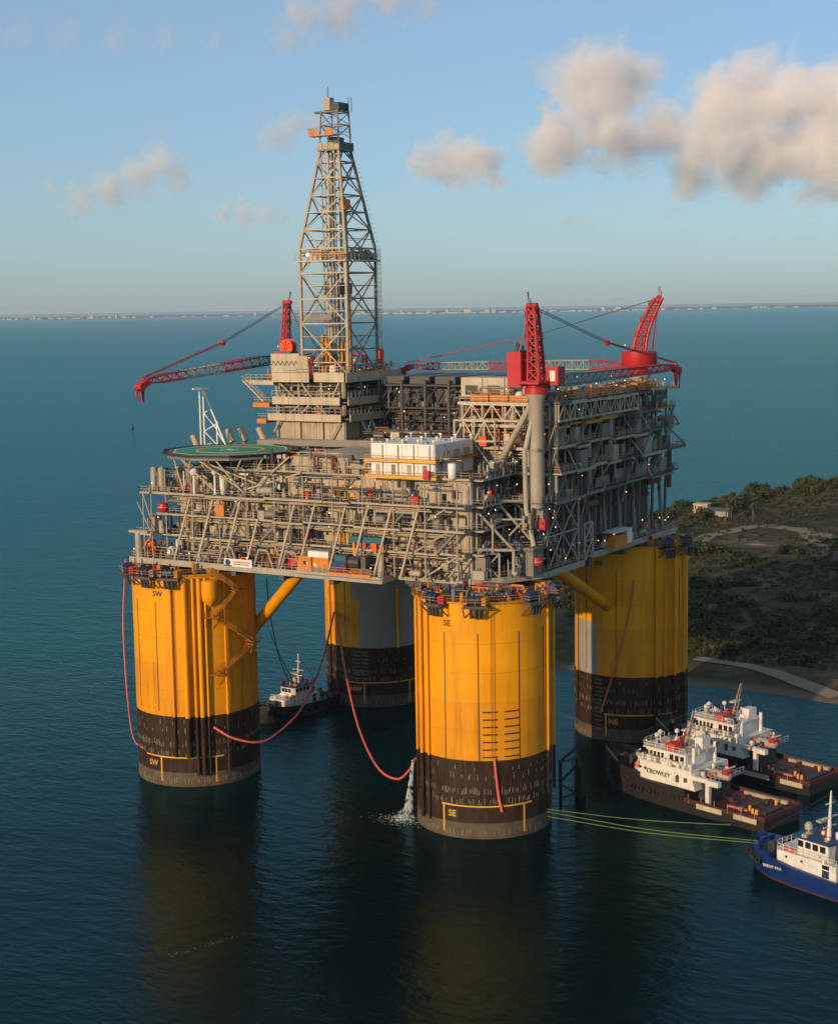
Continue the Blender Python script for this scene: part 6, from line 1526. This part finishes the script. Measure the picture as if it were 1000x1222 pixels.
for v in range(5):
    rr = random.Random(200+v); mb = MB()
    for k in range(4+v): leafball(mb, (rr.uniform(-1.6,1.6), rr.uniform(-1.2,1.2), 0), rr.uniform(.8,1.7), rr.uniform(.9,1.9), 42, rr, .26)
    me = mb.mesh('shrub'); me.materials.append(M['leaf'])
    st = MB()
    for k in range(4): st.tube((0,0,-.5), (rr.uniform(-.8,.8),rr.uniform(-.8,.8),1.0), .1, 5, .05)
    ms = st.mesh('stem'); ms.materials.append(M['bark']); shrubs.append((me, ms))
rr = random.Random(77); cnt = 0; tries = 0
while cnt < 240 and tries < 9000:
    tries += 1
    px = rr.uniform(660, 1010); py = 560+rr.random()**1.1*250
    if px < 700 and py < 680: continue
    p = on(px, py, 2, 3.5)
    if not inside(p.x, p.y) or edge_d(p.x, p.y) < (7 if p.y > 150 else 26): continue
    dens = vnoise(p.x, p.y, .016)+.4*vnoise(p.x, p.y, .05)
    band = 1 if 640 < py < 775 and py > 690 else 0
    if dens+band*.35 < rr.uniform(-.25,.45): continue
    if 622 < py < 648 and px > 825: continue
    me, ms = shrubs[rr.randrange(5)]; s = rr.uniform(.9, 2.0)*(1+max(0,p.y-150)/450)
    o = bpy.data.objects.new('shrub', None); C.objects.link(o); o.location = (p.x, p.y, height(p.x,p.y)-.15); o.scale = (s, s, s*rr.uniform(.7,1.05)); o.rotation_euler = (0,0,rr.uniform(0,6.28))
    tag(o, 'low dark green scrub bush on the sandy headland', 'shrub', 'scrub bushes on the headland')
    f1 = bpy.data.objects.new('foliage', me); C.objects.link(f1); f1.parent = o
    f2 = bpy.data.objects.new('stem', ms); C.objects.link(f2); f2.parent = o
    cnt += 1
# fine ground cover as one mass
mb = MB(); rr = random.Random(78); k = 0
while k < 5200:
    px = rr.uniform(655, 1010); py = 562+rr.random()*245; p = on(px, py, 2, 3.0)
    if not inside(p.x, p.y) or edge_d(p.x, p.y) < (5 if p.y > 150 else 20): k += .2; continue
    k += 1
    if vnoise(p.x, p.y, .02) < rr.uniform(-.5,.3): continue
    leafball(mb, (p.x,p.y,height(p.x,p.y)-.1), rr.uniform(.5,1.5), rr.uniform(.3,1.0), 12, rr, .35*(1+max(0,p.y-150)/300))
tag(mb.build('ground_cover', 'leaf'), 'patchy low grass and weeds spread over the headland', 'ground cover', kind='stuff')['kind'] = 'stuff'
# palms near the house
for i, (px, py, lab) in enumerate(((866, 622, 'shaggy palm tree beside the dark shed'), (873, 620, 'tall palm tree in the clump by the car park'), (898, 622, 'lone palm tree past the car park'))):
    p = on(px, py, 2, 4.0); hz = height(p.x, p.y); rr = random.Random(300+i)
    t = thing('palm_tree', lab, 'palm', (p.x, p.y, hz)); H = 9+2*i % 4
    MB().smooth_path([(p.x,p.y,hz-.3),(p.x+.2,p.y,hz+H*.5),(p.x+.5,p.y,hz+H)], .32, 7).build('trunk', 'bark', t)
    mb = MB()
    for k in range(26):
        th = rr.uniform(0,2*PI); el = rr.uniform(-.7,1.1); d = Vector((math.cos(th)*math.cos(el),math.sin(th)*math.cos(el),math.sin(el))); o = Vector((p.x+.5,p.y,hz+H)); s = Vector((-d.y,d.x,0)).normalized()*.45
        q1 = o+d*1.8; q2 = q1+d*1.5-Vector((0,0,1.1)); mb.add([tuple(o-s*.3),tuple(o+s*.3),tuple(q1+s),tuple(q1-s),tuple(q2)], [(0,1,2,3),(3,2,4)])
    mb.build('crown', 'palm', t)

# ================================================================ FAR COAST
paint('far_land', (.14,.12,.085), .9, scale=.002, streak=1, dirt=.6, dcol=(.06,.07,.04))
paint('far_white', (.40,.37,.32), .8, scale=.01)
mb = MB(); rr = random.Random(4); n_ = 240; bld = MB(); rows = []
for i in range(n_+1):
    px = -60+i*1120/n_; d = ray(px, 366); d = Vector((d.x,d.y,0)).normalized(); D0 = 21500+1500*math.sin(i*.03)
    h = 14+16*abs(vnoise(i*.9,2,.11))+8*rr.random()
    c0 = Vector((CAM.x,CAM.y,0))+d*D0; c1 = c0+d*2500
    rows.append([(c0.x,c0.y,-1),(c0.x+d.x*40,c0.y+d.y*40,5),(c0.x+d.x*300,c0.y+d.y*300,h),(c1.x,c1.y,h*1.1),(c1.x+d.x*100,c1.y+d.y*100,-1)])
for r_ in rows: mb.v.extend(r_)
for i in range(n_):
    for k in range(4): mb.f.append((i*5+k, (i+1)*5+k, (i+1)*5+k+1, i*5+k+1))
struct(mb.build('terrain', 'far_land'))
for i in range(260):
    px = rr.choice((rr.uniform(-10,160), rr.uniform(455,800), rr.uniform(0,1000))); d = ray(px, 366); d = Vector((d.x,d.y,0)).normalized(); D0 = 21300+1500*math.sin((px+60)/1120*n_*.03)
    q = Vector((CAM.x,CAM.y,0))+d*(D0+rr.uniform(-20,120)); w_ = rr.uniform(12,50); h = rr.uniform(8,22)+(30 if rr.random() < .04 else 0)
    bld.box(q.x-w_,q.x+w_,q.y-20,q.y+20,0,h)
tag(bld.build('far_buildings', 'far_white'), 'distant pale buildings strung along the far shore', 'buildings')['kind'] = 'stuff'

# ================================================================ HAZE
mt = bpy.data.materials.new('haze_air'); mt.use_nodes = True; n = mt.node_tree.nodes; n.clear()
vo = n.new('ShaderNodeVolumePrincipled'); ou = n.new('ShaderNodeOutputMaterial'); mt.node_tree.links.new(vo.outputs[0], ou.inputs['Volume'])
vo.inputs['Color'].default_value = (.80,.88,.96,1); vo.inputs['Density'].default_value = 2.4e-5; vo.inputs['Anisotropy'].default_value = 0.0
M['haze_air'] = mt
mb = MB().box(-29500,29500,-29500,29500,-12,152)
o = mb.build('haze', 'haze_air'); o['kind'] = 'stuff'; o['label'] = 'thin pale blue sea haze over the bay'

# ================================================================ CLOUDS (real volumes, far off and above the haze)
def cloud(label, blobs, D, rho, seed, nscale=1.0, group='clouds in the evening sky'):
    """blobs: (px, py, radius in px) placed at distance D along the view"""
    k = D/F; rr = random.Random(seed)
    hd_ = Vector((fw.x, fw.y, 0)).normalized()
    pts = []
    for (px, py, r) in blobs:
        d = ray(px, py); p = CAM+d*(D/d.dot(fw)); pts.append((p+hd_*rr.uniform(-.5,.5)*r*k, r*k))
    cen = sum((p for p, r in pts), Vector())/len(pts)
    ex = [max(abs((p-cen)[i])+r*1.25 for p, r in pts) for i in range(3)]
    mt = bpy.data.materials.new('cloud_vapour'); mt.use_nodes = True; nd = mt.node_tree.nodes; lk = mt.node_tree.links; nd.clear()
    tc = nd.new('ShaderNodeTexCoord'); out = nd.new('ShaderNodeOutputMaterial'); vol = nd.new('ShaderNodeVolumePrincipled')
    vol.inputs['Color'].default_value = (1,.975,.97,1); vol.inputs['Anisotropy'].default_value = -.1
    prev = None
    for (p, r) in pts:
        vm = nd.new('ShaderNodeVectorMath'); vm.operation = 'DISTANCE'; vm.inputs[1].default_value = p-cen; lk.new(tc.outputs['Object'], vm.inputs[0])
        ma = nd.new('ShaderNodeMath'); ma.operation = 'MULTIPLY_ADD'; ma.inputs[1].default_value = -1/(r*1.25); ma.inputs[2].default_value = 1; lk.new(vm.outputs['Value'], ma.inputs[0])
        if prev is None: prev = ma
        else:
            mx = nd.new('ShaderNodeMath'); mx.operation = 'SMOOTH_MAX'; mx.inputs[2].default_value = .5; lk.new(prev.outputs[0], mx.inputs[0]); lk.new(ma.outputs[0], mx.inputs[1]); prev = mx
    avg = sum(r for p, r in pts)/len(pts)
    nz = nd.new('ShaderNodeTexNoise'); nz.inputs['Scale'].default_value = nscale*.95/avg; nz.inputs['Detail'].default_value = 8; nz.inputs['Roughness'].default_value = .62; nz.inputs['Distortion'].default_value = .3
    lk.new(tc.outputs['Object'], nz.inputs['Vector'])
    a1 = nd.new('ShaderNodeMath'); a1.operation = 'MULTIPLY_ADD'; a1.inputs[1].default_value = 2.4; a1.inputs[2].default_value = -1.42; lk.new(nz.outputs['Fac'], a1.inputs[0])
    a2 = nd.new('ShaderNodeMath'); a2.operation = 'ADD'; lk.new(a1.outputs[0], a2.inputs[0]); lk.new(prev.outputs[0], a2.inputs[1])
    mr = nd.new('ShaderNodeMapRange'); mr.inputs['From Min'].default_value = 0; mr.inputs['From Max'].default_value = .8; mr.inputs['To Max'].default_value = rho
    lk.new(a2.outputs[0], mr.inputs['Value']); lk.new(mr.outputs[0], vol.inputs['Density']); lk.new(vol.outputs[0], out.inputs['Volume'])
    mt.cycles.volume_step_rate = .5
    mb = MB(); prof = [(max(.001,math.sin(PI*j/10)),-math.cos(PI*j/10)) for j in range(11)]; mb.lathe((0,0,0), prof, 20)
    mb.v = [(v[0]*ex[0]*1.25, v[1]*ex[1]*1.25, v[2]*ex[2]*1.25) for v in mb.v]
    o = mb.build('cloud', mt); o.location = cen
    return tag(o, label, 'cloud', group)
cloud('large pink-lit double cumulus cloud above the far shore', [(a, b, r*.9) for a, b, r in [(690,112,62),(745,95,52),(672,165,48),(735,160,60),(645,185,30),(790,150,45),(870,120,62),(930,112,66),(995,125,72),(850,172,52),(915,180,66),(985,190,62),(825,208,32),(1050,150,80)]], 9000, .016, 1)
cloud('small rounded pink cumulus cloud alone right of the derrick', [(512,195,28),(542,186,34),(570,195,30),(588,215,14)], 9000, .016, 2)
cloud('thin pink cloud shreds high over the derrick', [(365,14,36),(345,40,26),(405,8,38),(470,-4,34),(515,2,20)], 7000, .008, 3)
cloud('long greyish pink cloud low over open water', [(95,238,26),(130,225,28),(165,212,30),(195,195,32),(215,212,24),(62,222,14)], 10000, .0075, 4)
cloud('faint pink cloud wisp behind the derrick top', [(322,162,24),(345,150,26),(375,150,22)], 10000, .006, 5)
cloud('small dark blue-grey cloud scrap beside the derrick', [(265,256,16),(290,252,19),(318,257,17),(338,258,10)], 12000, .008, 6)
cloud('faint grey cloud shreds strung in a row high above the open water', [(20,38,20),(80,42,22),(140,44,22),(200,46,22),(255,48,18)], 9000, .0028, 7)
cloud('tiny pale cloud scrap under the large double cumulus', [(680,264,12),(700,262,14),(795,252,12),(815,250,12)], 12000, .004, 8)
